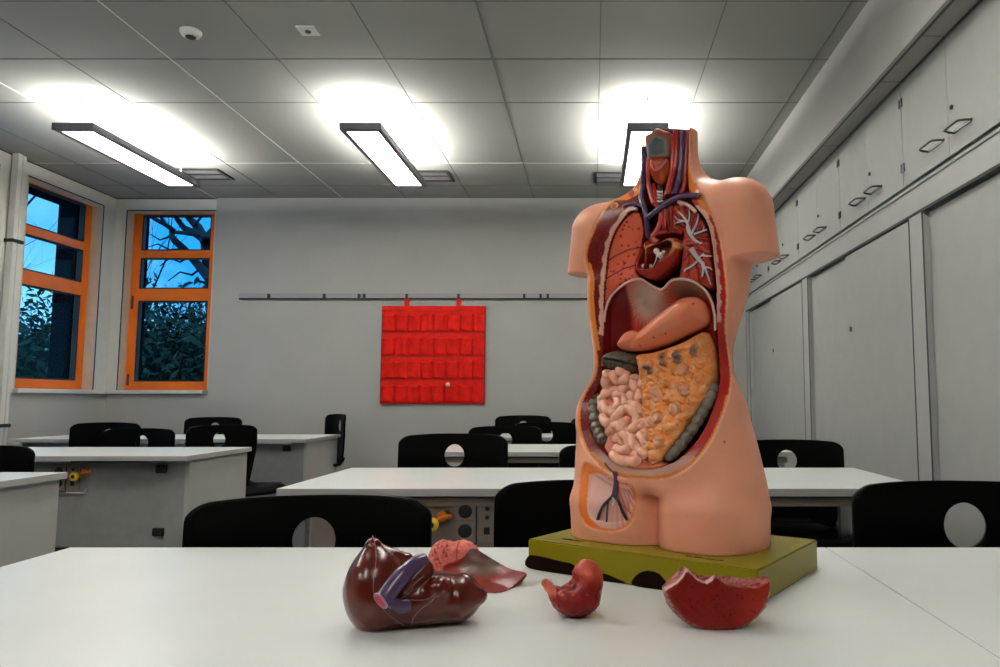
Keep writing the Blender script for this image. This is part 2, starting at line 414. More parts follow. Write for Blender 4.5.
# ------------------------------------------------------------------ outside: trees and shrubs in the dusk
def tree(x, y, h, seed, spread, name, label, r0=.16):
    rnd = random.Random(seed); root = empty(name, (x, y, -.5)); tag(root, label, 'tree', 'bare trees outside the windows')
    mb = MB()
    def grow(p, d, r, l, lev):
        pts = [p]; rr = [r]; q = p.copy(); dd = d.copy()
        for k in range(5):
            dd = (dd + Vector((rnd.uniform(-1, 1), rnd.uniform(-1, 1), rnd.uniform(-.5, .7))) * .22).normalized()
            q = q + dd * l / 5; pts.append(q.copy()); rr.append(r * (1 - .13 * (k + 1)))
        mb.tube(pts, rr, 8 if lev < 2 else 4, cap=False)
        if lev < 5:
            for k in range(rnd.choice((2, 3, 3)) if lev else 4):
                i = rnd.randint(2, 5); a = (dd + Vector((rnd.uniform(-1, 1) * spread, rnd.uniform(-1, 1) * spread, rnd.uniform(-.3, .8)))).normalized()
                grow(pts[i], a, rr[i] * .62, l * rnd.uniform(.6, .82), lev + 1)
    grow(Vector((0, 0, 0)), Vector((.05, 0, 1)), r0, h * .42, 0)
    mb.build('branches', M['bark'], root)
def gnarled_tree():
    root = empty('bare_tree', (-5.55, 10.5, -.5)); tag(root, 'dark bare tree with thick crooked boughs at the right edge of the right orange window', 'tree', 'bare trees outside the windows')
    mb = MB(); th = R(PITCH)
    def P(px, py, D): # place seen in the photo, at its real distance D
        u, v = (px - PPX) / F_PX, (333.5 - py) / F_PX; r = Vector((u, math.cos(th) - v * math.sin(th), math.sin(th) + v * math.cos(th))); return Vector((0, 0, CAM_H)) + r * (D / r.y) - Vector((-5.55, 10.5, -.5))
    for pts, r0, r1 in (([(218, 420), (217, 340), (214, 290), (208, 262), (206, 241)], 9, 5), ([(206, 243), (198, 227), (189, 218), (180, 205)], 5, 2.5), ([(206, 241), (193, 232), (184, 228), (177, 219), (170, 205)], 3.8, 2), ([(211, 281), (201, 268), (193, 259), (184, 249), (175, 241), (171.5, 236), (173, 230), (166, 225), (153, 218), (146, 213)], 4.5, 1.6),
                        ([(173, 232), (184, 233), (197, 235), (206, 238)], 1.8, 2.2), ([(206, 241), (214, 230), (222, 210)], 5, 3), ([(166, 225), (160, 216), (158, 206)], 1.8, .8), ([(193, 232), (197, 222), (206, 212)], 1.8, .8), ([(190, 256), (180, 262), (170, 258), (160, 266)], 1.4, .5), ([(201, 268), (192, 275), (180, 272), (168, 281)], 1.4, .5), ([(184, 249), (170, 250), (158, 244), (148, 247)], 1.3, .4), ([(171, 236), (160, 240), (150, 234)], 1.1, .4)):
        n = len(pts); Q = [P(a, b, 10.5 + .25 * math.sin(i * 1.7 + r0)) for i, (a, b) in enumerate(pts)]
        mb.tube(Q, [(r0 + (r1 - r0) * i / (n - 1)) * .0148 for i in range(n)], 8, cap=False)
    mb.build('branches', M['bark'], root)
def undergrowth(cs, n):
    rnd = np.random.RandomState(20); A = []; cs = [(a, b, c - .28, d, e) for a, b, c, d, e in cs]
    for x, y, z, rx, rz_ in cs:
        u = rnd.normal(size=(n, 3)); u /= np.linalg.norm(u, axis=1)[:, None]; rad = rnd.rand(n) ** .4
        c = u * rad[:, None] * np.array([rx, rx * .7, rz_]) + np.array([x, y, z]); c[:, 2] = np.maximum(c[:, 2], -.4)
        a = rnd.normal(size=(n, 3)); a /= np.linalg.norm(a, axis=1)[:, None]; b = np.cross(a, rnd.normal(size=(n, 3))); b /= np.linalg.norm(b, axis=1)[:, None]
        L_ = (.04 + .06 * rnd.rand(n))[:, None]
        A.append(np.stack([c - a * L_, c + b * L_ * .35, c + a * L_, c - b * L_ * .35], 1).reshape(-1, 3))
    v = np.concatenate(A); me = bpy.data.meshes.new('undergrowth'); me.from_pydata(v.tolist(), [], [(4 * i, 4 * i + 1, 4 * i + 2, 4 * i + 3) for i in range(len(v) // 4)])
    tag(link('undergrowth', me, M['leafm']), 'dense dark evergreen bushes growing outside the orange windows', 'bushes', kind='stuff')
gnarled_tree()
tree(-7.6, 12.6, 7.0, 11, .6, 'bare_tree', 'thin bare tree further off outside the right orange window', .09)
tree(-7.6, 7.9, 6.5, 5, .8, 'bare_tree', 'dark bare tree outside the left orange window', .10)
tree(-9.6, 9.3, 7.0, 8, .9, 'bare_tree', 'bare tree further off outside the left orange window', .10)
undergrowth(((-6.2, 10.2, 1.1, 1.5, 1.5), (-7.9, 11.2, 1.0, 1.6, 1.5), (-5.2, 9.6, .9, 1.1, 1.35), (-7.0, 8.8, .9, 1.1, 1.35), (-8.6, 9.3, 1.0, 1.5, 1.4), (-6.6, 7.3, .5, .8, 1.0), (-8.6, 12.9, 1.6, 2.2, 2.1), (-6.3, 12.6, 1.5, 2.0, 2.0), (-10.6, 10.8, 1.2, 2.0, 1.7)), 9000)
struct('ground_outside', MB().box(-22, 8, YB + .25, 26, -.6, -.5), M['leafm'])

# ------------------------------------------------------------------ desks
TZ = .76
def tabletop(w, d, root, seam=None):
    MB().box(0, w, 0, d, TZ - .0265, TZ, .0015, mi=0).build('tabletop', M['desk'], root)
    MB().box(-.0012, w + .0012, -.0012, d + .0012, TZ - .0255, TZ - .0012, 0).build('edge_band', M['desk_edge'], root)
def gas_tap(x, y, z, root):
    t = MB().lathe([(.018, 0), (.018, -.030), (.014, -.034)], (x, y, z + .022), 'y', 16).build('gas_tap', M['tapor'], root)
    MB().lathe([(.012, 0), (.014, -.02), (.021, -.03), (.024, -.05), (.020, -.056), (.011, -.058)], (x - .028, y - .018, z), 'y', 18).build('tap_knob', M['yellow'], t)
    MB().lathe([(.0105, 0), (.0105, -.002)], (x - .028, y - .0762, z), 'y', 14).build('tap_mouth', M['blackm'], t)
    MB().tube([(x - .03, y - .03, z + .004), (x + .01, y - .03, z + .020), (x + .03, y - .02, z + .022)], .009, 10).build('tap_lever', M['tapor'], t)
def sockets(x, y, z, root):
    pl = MB().box(x, x + .155, y - .008, y, z - .075, z + .075, .002).build('socket_panel', M['media'], root)
    for k in (-1, 1):
        cz = z + k * .033
        MB().box(x + .008, x + .078, y - .014, y - .007, cz - .032, cz + .032, .003).build('socket', M['media'], pl)
        MB().lathe([(.024, -.0143), (.022, -.0155), (.004, -.0155)], (x + .043, y, cz), 'y', 20).build('socket_hole', M['blackm'], pl)
    for dz in (.042, .012): MB().lathe([(.008, -.0085), (.007, -.012), (.002, -.012)], (x + .118, y, z + dz), 'y', 12).build('jack', M['blackm'], pl)
    MB().box(x + .108, x + .128, y - .011, y - .007, z - .045, z - .022).build('jack', M['blackm'], pl)
    mb = MB(); mb.box(x - .003, x + .084, y - .010, y - .008, z - .079, z - .074); mb.box(x + .080, x + .084, y - .010, y - .008, z - .074, z + .072); mb.build('panel_gap', M['blackm'], pl)

def bench(x_right, y0, w, d, label, hinge=True, group='white workbenches of the left column', sock=None):
    root = empty('workbench', (x_right - w, y0, 0)); tag(root, label, 'table', group)
    tabletop(w, d, root)
    MB().box(w - .045, w - .022, .09, d - .01, 0.0, TZ - .0265, .001).build('end_panel', M['panel2'], root)
    MB().box(.022, .045, .09, d - .01, 0.0, TZ - .0265, .001).build('end_panel', M['panel2'], root)
    MB().box(w - .152, w - .046, .105, .125, .0, TZ - .03).build('corner_panel', M['panel'], root)
    mb = MB().box(.05, w - .157, .13, .148, .26, TZ - .045).build('front_panel', M['panel'], root)
    if hinge:
        for z in (.34, .68):
            h_ = MB(); h_.box(w - .225, w - .165, .112, .13, z - .022, z + .022, .008); h_.build('hinge', M['blackm'], mb)
    MB().box(.05, w - .157, .15, .6, .10, .25).build('base_shelf', M['blackm'], root)
    if sock is not None:
        sockets(sock, .13, .635, root); gas_tap(sock + .195, .128, .645, root)
        mb = MB(); mb.tube([(sock - .02, .118, .55), (sock + .19, .118, .55)], .006, 8); mb.tube([(sock + .19, .118, .55), (sock + .19, .125, .575)], .006, 8); mb.build('hose_rail', M['steel'], root)
    return root
bench(-2.20, 2.32, 2.2, .79, 'white workbench cut by the left edge of the photo', False, sock=.9)
bench(-2.19, 3.985, 2.4, .77, 'white workbench on the left with yellow gas tap and black hinges', sock=1.60)
bench(-2.22, 5.72, 2.3, .79, 'farthest white workbench on the left under the windows')

def long_desk(x0, y0, w, d, label, media=None, rz=0.0):
    root = empty('long_desk', (x0, y0, 0), rz); tag(root, label, 'table', 'long white desks of the middle column')
    tabletop(w, d, root)
    # steel frame: rails and four legs
    MB().box(.03, w - .03, .035, .065, TZ - .065, TZ - .036, .002).build('front_rail', M['media'], root)
    MB().box(.03, w - .03, d - .065, d - .035, TZ - .065, TZ - .036, .002).build('rear_rail', M['steel'], root)
    MB().box(.03, w - .03, .065, d - .065, TZ - .036, TZ - .027).build('under_board', M['blackm'], root)
    for lx in (.04, w - .09):
        for ly in (.04, d - .08): MB().box(lx, lx + .045, ly, ly + .04, 0, TZ - .065, .003).build('leg', M['steel'], root)
    if media:
        a, b = media
        MB().box(a, b, .05, .40, .30, TZ - .036, .002).build('media_box', M['media'], root)
        MB().box(.03, a - .01, .30, .318, .15, TZ - .04).build('modesty_panel', M['panel'], root)
    return root
front = long_desk(-1.07, .80, 1.545, .735, 'large white desk in front carrying the anatomical torso')
front2 = long_desk(.4775, .80, .99, .735, 'white desk joined to the right side of the torso desk')
mid = long_desk(-1.075, 2.535, 2.235, .775, 'long white desk right behind the torso with sockets and yellow tap', media=(.10, 1.35))
sockets(.592, .05, .645, mid); gas_tap(.560, .048, .642, mid)
long_desk(-1.07, 4.30, 2.235, .76, 'second long white desk behind the torso, partly hidden by chairs')
long_desk(-1.07, 5.98, 2.235, .70, 'farthest long white desk before the back wall')

# ------------------------------------------------------------------ chairs
def chair_proto():
    root = empty('school_chair')
    # shell back: curved sheet, faces -y (sitter looks towards -y), hole through it
    W, ZB, ZT = .255, .46, .86
    bm = bmesh.new()
    def S(u, v):
        hw = W * (0.80 + .20 * min(1, max(0, v) * 1.6) ** .8)
        r_ = .055
        top = max(0, v - .88) / .12
        x = u * hw * (1 - .035 * top ** 3)
        z = ZB + v * (ZT - ZB) - .012 * abs(u) ** 3 * v
        y = .20 + .055 * v + .022 * math.cos(v * 3.0) - .050 * (u ** 2)
        return Vector((x, y, z))
    hu, hv, ru, rv = 0, .755, .185, .125
    # rings from the hole's edge out to the rounded outline of the shell, in (u, v)
    cu, cv_, NA, NR = .16, .085, 120, 14
    out = []
    for (a, b, t0) in ((1 - cu, 1 - cv_, 0), (-1 + cu, 1 - cv_, 90), (-1 + cu, cv_, 180), (1 - cu, cv_, 270)):
        for k in range(9): t = R(t0 + 90 * k / 8); out.append((a + cu * math.cos(t), b + cv_ * math.sin(t)))
    def outer(th):
        dx, dy = math.cos(th) * ru, math.sin(th) * rv; best = None
        for k in range(len(out)):
            (x1, y1), (x2, y2) = out[k], out[(k + 1) % len(out)]; ex, ey = x2 - x1, y2 - y1; den = dx * ey - dy * ex
            if abs(den) < 1e-12: continue
            t = ((x1 - hu) * ey - (y1 - hv) * ex) / den; w = ((x1 - hu) * dy - (y1 - hv) * dx) / den
            if t > 0 and -1e-9 <= w <= 1 + 1e-9: best = t if best is None else min(best, t)
        return hu + dx * best, hv + dy * best
    ths = sorted([2 * math.pi * k / NA for k in range(NA)] + [math.atan2((b - hv) / rv, (a - hu) / ru) % (2 * math.pi) for a, b in out])
    rings = []
    for th in ths:
        ou, ov = outer(th); eu, ev = hu + ru * math.cos(th), hv + rv * math.sin(th)
        rings.append([bm.verts.new(S(eu + (ou - eu) * (k / NR) ** 1.3, ev + (ov - ev) * (k / NR) ** 1.3)) for k in range(NR + 1)])
    for a in range(len(rings)):
        A, B = rings[a], rings[(a + 1) % len(rings)]
        for k in range(NR): bm.faces.new((A[k], A[k + 1], B[k + 1], B[k])).smooth = True
    bmesh.ops.remove_doubles(bm, verts=bm.verts, dist=.00005)
    me = bpy.data.meshes.new('backrest'); bm.to_mesh(me); bm.free()
    o = link('backrest', me, M['black'], root); md = o.modifiers.new('s', 'SOLIDIFY'); md.thickness = .014; md.offset = 0
    # seat with waterfall front, joins the back
    bm = bmesh.new(); g = {}
    path = [(-.24, .425), (-.225, .445), (-.17, .462), (-.06, .455), (.06, .448), (.14, .445), (.195, .455), (.217, .480), (.222, .50)]
    for j, (y, z) in enumerate(path):
        for i in range(17):
            u = i / 8 - 1; hw = .215 - (.02 if j == 0 else 0) - (.012 if j > 6 else 0)
            g[i, j] = bm.verts.new((u * hw, y - (.02 * u * u if j > 5 else 0), z + .016 * u ** 4 - .010 * (1 - u * u) * (1 if 2 < j < 7 else 0)))
    for j in range(len(path) - 1):
        for i in range(16): bm.faces.new((g[i, j], g[i + 1, j], g[i + 1, j + 1], g[i, j + 1])).smooth = True
    me = bpy.data.meshes.new('seat'); bm.to_mesh(me); bm.free()
    o = link('seat', me, M['black'], root); md = o.modifiers.new('s', 'SOLIDIFY'); md.thickness = .014; md.offset = 0
    for s in (-1, 1):
        mb = MB(); mb.tube([(s * .13, -.05, .432), (s * .15, -.10, .43), (s * .19, -.17, .40), (s * .205, -.20, .34), (s * .205, -.18, .12), (s * .205, -.15, .04), (s * .205, -.10, .014), (s * .205, .10, .014), (s * .205, .22, .014)], .0125, 10)
        mb.build('leg', M['steel'], root)
    MB().tube([(-.205, .22, .014), (0, .235, .014), (.205, .22, .014)], .0125, 10).build('rear_bar', M['steel'], root)
    MB().tube([(-.13, .05, .43), (-.13, -.06, .432), (.13, -.06, .432), (.13, .05, .43), (-.13, .05, .43)], .011, 8).build('seat_frame', M['steel'], root)
    return root
C0 = chair_proto(); first_used = [False]
def chair(x, y, rz, top, label):
    """x, y: middle of the backrest's top edge; rz 0 = sitter looks towards the camera"""
    c = copy_tree(C0) if first_used[0] else C0
    first_used[0] = True
    a = R(rz); oy = .235
    c.location = (x + oy * math.sin(a), y - oy * math.cos(a), 0); c.rotation_euler = (0, 0, a); c.scale = (1, 1, top / .86)
    tag(c, label, 'chair', 'black school chairs')
def at_px(px, D): return (px - PPX) / F_PX * D * 1.0
chair(-.615, 1.66, 7, .850, 'black school chair behind the torso desk, left of the brown liver')
chair(.025, 1.80, -8, .868, 'black school chair partly hidden behind the left side of the torso base')
chair(.845, 1.71, -6, .876, 'black school chair at the right edge with a big oval hole')
chair(-.655, 3.52, 0, .902, 'black school chair at the long desk under the red pocket chart')
chair(.095, 3.50, 5, .855, 'black school chair directly behind the left hip of the torso')
chair(.925, 3.55, -3, .872, 'black school chair behind the long desk beside the grey cupboards')
chair(-2.83, 3.42, 10, .852, 'black school chair behind the workbench at the left edge, nearer one')
chair(-3.08, 5.07, -3, .868, 'black school chair behind the left workbench with half hidden hole')
chair(-2.60, 5.14, 58, .888, 'black school chair turned sideways at the right end of the left workbench')
chair(-3.46, 6.78, 3, .905, 'black school chair near the wall behind the farthest left workbench')
chair(-2.27, 6.66, -52, .935, 'black school chair standing alone beside the farthest workbench end, seen edgewise')
chair(-.62, 5.25, 4, .878, 'black school chair hardly visible between two chairs under the pocket chart')
chair(-.64, 6.80, 2, .920, 'farthest black school chair in the middle row before the back wall')
chair(.06, 6.75, -5, .905, 'black school chair at the back wall touching the torso outline')
chair(-.36, 5.78, 0, .890, 'black school chair behind the second long desk in the middle')
chair(-3.66, 5.60, 3, .892, 'black school chair showing its wide top above the one with the half hidden hole')

# ------------------------------------------------------------------ organic surfaces (numpy fields turned into meshes)
TH = R(PITCH)
def px_ray(px, py):
    px = np.asarray(px, float); py = np.asarray(py, float)
    u = (px - PPX) / F_PX; v = (333.5 - py) / F_PX
    return np.stack([u, math.cos(TH) - v * math.sin(TH), math.sin(TH) + v * math.cos(TH) + 0 * u], -1)
def to_px(w):
    d0, d1, d2 = w[..., 0], w[..., 1], w[..., 2] - CAM_H
    zc = d1 * math.cos(TH) + d2 * math.sin(TH); v = (-d1 * math.sin(TH) + d2 * math.cos(TH)) / zc
    return PPX + F_PX * d0 / zc, 333.5 - F_PX * v
def on_y(px, py, y): r = px_ray(px, py); return np.array([0, 0, CAM_H]) + r * (y / r[..., 1:2])
def on_z(px, py, z): r = px_ray(px, py); return np.array([0, 0, CAM_H]) + r * ((z - CAM_H) / r[..., 2:3])

def surface_nets(F, org, h):
    S_ = F < 0; nx, ny, nz = F.shape
    c = S_[:-1, :-1, :-1].astype(np.int8)
    cnt = np.zeros((nx - 1, ny - 1, nz - 1), np.int8)
    for i in (0, 1):
        for j in (0, 1):
            for k in (0, 1): cnt += S_[i:nx - 1 + i, j:ny - 1 + j, k:nz - 1 + k]
    act = np.argwhere((cnt > 0) & (cnt < 8))
    idx = np.full(cnt.shape, -1, np.int32); idx[tuple(act.T)] = np.arange(len(act))
    cor = [(i, j, k) for i in (0, 1) for j in (0, 1) for k in (0, 1)]
    val = {q: F[act[:, 0] + q[0], act[:, 1] + q[1], act[:, 2] + q[2]] for q in cor}
    acc = np.zeros((len(act), 3)); n = np.zeros(len(act))
    for a in cor:
        for ax in range(3):
            if a[ax]: continue
            b = list(a); b[ax] = 1; b = tuple(b)
            va, vb = val[a], val[b]; m = (va < 0) != (vb < 0)
            t = np.where(m, va / np.where(m, va - vb, 1), 0)
            p = np.tile(np.array(a, float), (len(act), 1)); p[:, ax] = t
            acc += p * m[:, None]; n += m
    V = (act + acc / n[:, None]) * h + np.array(org)
    Q = []
    for ax in range(3):
        sl0 = [slice(None)] * 3; sl1 = [slice(None)] * 3; sl0[ax] = slice(0, -1); sl1[ax] = slice(1, None)
        s0, s1 = S_[tuple(sl0)], S_[tuple(sl1)]
        b, c_ = (ax + 1) % 3, (ax + 2) % 3
        e = np.argwhere(s0 != s1)
        ok = (e[:, b] > 0) & (e[:, c_] > 0) & (e[:, b] < F.shape[b] - 1) & (e[:, c_] < F.shape[c_] - 1); e = e[ok]
        inside = s0[tuple(e.T)]
        def cell(db, dc):
            q = e.copy(); q[:, b] += db; q[:, c_] += dc; return idx[tuple(q.T)]
        q = np.stack([cell(-1, -1), cell(0, -1), cell(0, 0), cell(-1, 0)], 1)
        q[~inside] = q[~inside][:, ::-1]
        Q.append(q)
    return V, np.concatenate(Q)

def np_mesh(name, V, Q, material, parent=None, col=None, smooth=True):
    me = bpy.data.meshes.new(name); nv, nq = len(V), len(Q); k = Q.shape[1]
    me.vertices.add(nv); me.vertices.foreach_set('co', np.ascontiguousarray(V, np.float32).ravel())
    me.loops.add(nq * k); me.loops.foreach_set('vertex_index', np.ascontiguousarray(Q, np.int32).ravel())
    me.polygons.add(nq); me.polygons.foreach_set('loop_start', np.arange(0, nq * k, k, dtype=np.int32))
    me.polygons.foreach_set('loop_total', np.full(nq, k, np.int32))
    me.update(calc_edges=True); me.validate()
    if col is not None:
        a = me.color_attributes.new('Col', 'FLOAT_COLOR', 'POINT')
        a.data.foreach_set('color', np.concatenate([col, np.ones((len(col), 1))], 1).astype(np.float32).ravel())
    me.polygons.foreach_set('use_smooth', np.full(len(me.polygons), smooth))
    return link(name, me, material, parent)

def catmull(P, n=5, closed=False):
    P = np.asarray(P, float); m = len(P); out = []
    rng = range(m if closed else m - 1)
    for i in rng:
        if closed: p0, p1, p2, p3 = P[(i - 1) % m], P[i], P[(i + 1) % m], P[(i + 2) % m]
        else: p0, p1, p2, p3 = P[max(i - 1, 0)], P[i], P[i + 1], P[min(i + 2, m - 1)]
        for t in np.arange(n) / n:
            out.append(.5 * ((2 * p1) + (-p0 + p2) * t + (2 * p0 - 5 * p1 + 4 * p2 - p3) * t * t + (-p0 + 3 * p1 - 3 * p2 + p3) * t ** 3))
    if not closed: out.append(P[-1])
    return np.array(out)

def psdf(P, U, V):
    """distance to closed polygon, positive inside"""
    P = np.asarray(P, float); d = np.full(U.shape, 1e9); ins = np.zeros(U.shape, bool)
    for i in range(len(P)):
        a = P[i]; b = P[(i + 1) % len(P)]; e = b - a; L = e @ e
        if L < 1e-12: continue
        t = np.clip(((U - a[0]) * e[0] + (V - a[1]) * e[1]) / L, 0, 1)
        d = np.minimum(d, (U - a[0] - t * e[0]) ** 2 + (V - a[1] - t * e[1]) ** 2)
        if e[1] != 0:
            c = (a[1] > V) != (b[1] > V)
            ins ^= c & (U < e[0] * (V - a[1]) / e[1] + a[0])
    d = np.sqrt(d); return np.where(ins, d, -d)
def pline(P, U, V):
    P = np.asarray(P, float); d = np.full(U.shape, 1e9)
    for i in range(len(P) - 1):
        a = P[i]; e = P[i + 1] - a; L = max(e @ e, 1e-12)
        t = np.clip(((U - a[0]) * e[0] + (V - a[1]) * e[1]) / L, 0, 1)
        d = np.minimum(d, (U - a[0] - t * e[0]) ** 2 + (V - a[1] - t * e[1]) ** 2)
    return np.sqrt(d)
def smin(a, b, k): h = np.clip(.5 + .5 * (b - a) / k, 0, 1); return b * (1 - h) + a * h - k * h * (1 - h)
def smax(a, b, k): return -smin(-a, -b, k)
def sstep(a, b, x): t = np.clip((x - a) / (b - a), 0, 1); return t * t * (3 - 2 * t)
def noise3(x, y, z, seed=0):
    rs = np.random.RandomState(seed); o = 0
    for k in range(6):
        w = rs.normal(size=3); w /= np.linalg.norm(w); w2 = rs.normal(size=3); w2 /= np.linalg.norm(w2); p = rs.rand(2) * 6.28
        o = o + np.sin((x * w[0] + y * w[1] + z * w[2]) + p[0] + 1.3 * np.sin((x * w2[0] + y * w2[1] + z * w2[2]) * .8 + p[1]))
    return o / 6 * 1.6
def mixc(c, new, w): return c * (1 - w[..., None]) + np.array(new) * w[..., None]

# ------------------------------------------------------------------ anatomical torso: a frame of its own
TO = (.1415, 1.341); TYAW = R(-34.0); BASE_H = .052; TZ0 = TZ + BASE_H
cy_, sy_ = math.cos(TYAW), math.sin(TYAW)
def loc2w(x, y, z): return np.stack(np.broadcast_arrays(TO[0] + x * cy_ - y * sy_, TO[1] + x * sy_ + y * cy_, TZ0 + z), -1)
def w2loc(w): dx, dy = w[..., 0] - TO[0], w[..., 1] - TO[1]; return np.stack([dx * cy_ + dy * sy_, -dx * sy_ + dy * cy_, w[..., 2] - TZ0], -1)
CAML = w2loc(np.array([0., 0., CAM_H]))
def ray_loc(px, py): r = px_ray(px, py); return np.stack([r[..., 0] * cy_ + r[..., 1] * sy_, -r[..., 0] * sy_ + r[..., 1] * cy_, r[..., 2]], -1)

SIL_L = [(600, 575), (540, 574.5), (520, 574), (500, 573.5), (480, 575.5), (460, 576.5), (440, 578), (425, 576.5), (412, 576.5), (400, 580), (390, 586), (378, 593), (365, 595), (350, 594), (335, 592.5), (320, 590), (300, 588.5), (280, 588), (265, 589), (250, 592), (235, 598), (220, 606), (205, 614), (150, 620)]
SIL_R = [(600, 769), (545, 769), (520, 769.5), (500, 768), (480, 765.5), (460, 760), (440, 755), (425, 750.5), (410, 747), (400, 744.5), (390, 740), (380, 735), (365, 731), (350, 731), (335, 735), (320, 739.5), (300, 745.5), (280, 749), (265, 750), (250, 749), (230, 746), (210, 738), (190, 725), (150, 715)]
ZS = np.array([0, .03, .06, .10, .14, .18, .21, .24, .27, .30, .34, .38, .42, .46, .50, .54, .58, .62])
BB = np.interp(ZS, [0, .10, .18, .27, .36, .46, .54, .62], [.094, .104, .104, .084, .092, .096, .086, .060])
AA = []; XC = []
for z, b in zip(ZS, BB):
    out = []
    for s, tab in ((-1, SIL_L), (1, SIL_R)):
        D = TO[1] - s * .055
        pyy = float(to_px(np.array([0, D, TZ0 + z]))[1])
        t = np.array(sorted(tab)); px = float(np.interp(pyy, t[:, 0], t[:, 1]))
        d = ray_loc(px, pyy)[:2]; d = d / np.linalg.norm(d); n = np.array([-d[1], d[0]]) * 1.0
        if n[0] * s < 0: n = -n
        out.append((n, n @ CAML[:2]))
    a, xc = .12, 0.0
    for it in range(40):
        r = []
        for n, c0 in out: r.append(c0 - n[0] * xc - math.sqrt((a * n[0]) ** 2 + (b * n[1]) ** 2))
        J = np.array([[-n[0], -a * n[0] ** 2 / math.sqrt((a * n[0]) ** 2 + (b * n[1]) ** 2)] for n, c0 in out])
        dx = np.linalg.solve(J, -np.array(r)); xc += dx[0]; a += dx[1]
    AA.append(a); XC.append(xc)
AA = np.array(AA); XC = np.array(XC)
def smooth_interp(z, xp, fp):
    q = catmull(np.stack([xp, fp], 1), 6); return np.interp(z, q[:, 0], q[:, 1])
NECK_Z = .743
def rcone(x, y, z, p0, p1, r0, r1, sy=1.0):
    ax = np.array(p1) - np.array(p0); L = ax @ ax
    t = np.clip(((x - p0[0]) * ax[0] + (y - p0[1]) * ax[1] + (z - p0[2]) * ax[2]) / L, 0, 1)
    return np.sqrt((x - p0[0] - t * ax[0]) ** 2 + ((y - p0[1] - t * ax[1]) / sy) ** 2 + (z - p0[2] - t * ax[2]) ** 2) - (r0 + (r1 - r0) * t)
def f_body(x, y, z):
    a = smooth_interp(z, ZS, AA); b = np.interp(z, ZS, BB); xc = smooth_interp(z, ZS, XC)
    n = 2.25
    r = ((np.abs(x - xc) / a) ** n + (np.abs(y - .002) / b) ** n) ** (1 / n)
    core = (r - 1) * np.minimum(a, b)
    core = smax(core, z - .615, .05)
    core = smin(core, np.sqrt(((x + .012) / .09) ** 2 + ((y + .045) / .062) ** 2 + ((z - .150) / .066) ** 2) * .06 - .06, .04)
    # thighs: two rounded columns below the crotch
    xm = .006
    up = smax(core, .045 + .042 * np.exp(-((x - xm) / .050) ** 2) - z, .030)
    aL = a * .995; x0 = xc
    lw = (xm - (x0 - aL)) / 2 + .001; rw = ((x0 + aL) - xm) / 2 + .001
    bb = np.interp(z, ZS, BB); n2 = 2.05
    sh = 1 - .30 * sstep(.06, .135, z); lw = lw * sh; rw = rw * sh; cl = xm - (xm - (x0 - aL)) / 2 + .0015; cr_ = xm + ((x0 + aL) - xm) / 2 - .0015; lw = lw - .003; rw = rw - .003
    def thigh(c, l, sgn):
        inner = (x - c) * sgn > 0; e = np.where(inner, 3.6, 2.1)
        return (((np.abs(x - c) / l) ** e + (np.abs(y - .002) / (bb * 1.05 * sh)) ** e) ** (1 / e) - 1) * l
    tl = thigh(cl, lw, 1); tr = thigh(cr_, rw, -1)
    th = np.maximum(np.minimum(tl, tr), z - .14)
    d = smin(up, th, .012)
    # shoulders, neck
    g_ = rcone(x, y, z, (-.13, .0, .578), (.125, .0, .580), .054, .054, 1.05)
    d = smin(d, g_, .035)
    trap = rcone(x, y, z, (-.075, .015, .600), (.0, .012, .655), .040, .048); trap2 = rcone(x, y, z, (.075, .015, .600), (.0, .012, .655), .040, .048)
    d = smin(d, np.minimum(trap, trap2), .03)
    neck = (np.sqrt(((x - .0035) / .0515) ** 2 + ((y - .0) / .052) ** 2) - 1) * .05
    d = smin(d, smax(neck, z - .9, .01), .030)
    sL = rcone(x, y, z, (-.148, .0, .572), (-.183, .0, .462), .060, .043, 1.08)
    sR = rcone(x, y, z, (.140, .0, .578), (.168, .0, .462), .058, .043, 1.08)
    st = np.maximum(np.minimum(sL, sR), .492 - z + (np.abs(x) - .17) * .10)
    d = smin(d, st, .008)
    # armpit folds stay open: nothing below the cut
    d = np.maximum(d, z - NECK_Z - .002 + .028 * sstep(-.004, -.014, x))
    return np.maximum(d, -z)

P0 = catmull([(640, 112), (645, 135), (645.5, 152), (643.5, 172), (637, 183.5), (623.5, 191.5), (610, 200.5), (599.5, 214), (590.5, 233), (584.5, 251), (585, 263), (588.5, 279), (588, 300), (589.5, 320), (593.5, 345), (595, 365), (592.5, 377), (585.5, 389), (578.5, 402), (576.8, 415), (578, 431), (583.5, 447), (593, 460), (606, 471), (620, 477), (634, 479.5), (646, 480.3),
               (658, 480), (676, 475.5), (694, 463.5), (709, 445), (719.5, 424), (727, 403), (731, 382), (730, 364), (727, 340), (725.5, 325), (727, 298), (726, 279), (722.5, 252), (718, 231), (709, 207), (701.5, 192), (694, 181), (690, 165), (689.4, 140), (689.4, 112)], 4, True)
P1 = catmull([(648, 108), (648, 150), (647.5, 172), (643, 190), (638, 203), (630, 211), (620, 223.5), (614, 233.5), (610, 245), (607.8, 256), (605.6, 275), (604, 290), (603.8, 322), (603.8, 345), (602.5, 371), (599.4, 384), (591.5, 401), (589, 413.5), (589.5, 424), (592, 434), (596.5, 443.5), (603, 451.5), (612, 459.5), (623, 465), (634, 468), (646, 469),
               (658, 467), (670, 463), (679.5, 457), (697.5, 438), (708.7, 416), (716, 392), (718.5, 380), (718, 366), (716.6, 343.5), (715.3, 320), (715.2, 292.5), (714.5, 280.5), (712.7, 263.4), (710.5, 242), (707, 226.3), (702.7, 217), (696, 209), (690, 200), (687.5, 188), (686.5, 168), (686, 150), (686, 108)], 4, True)
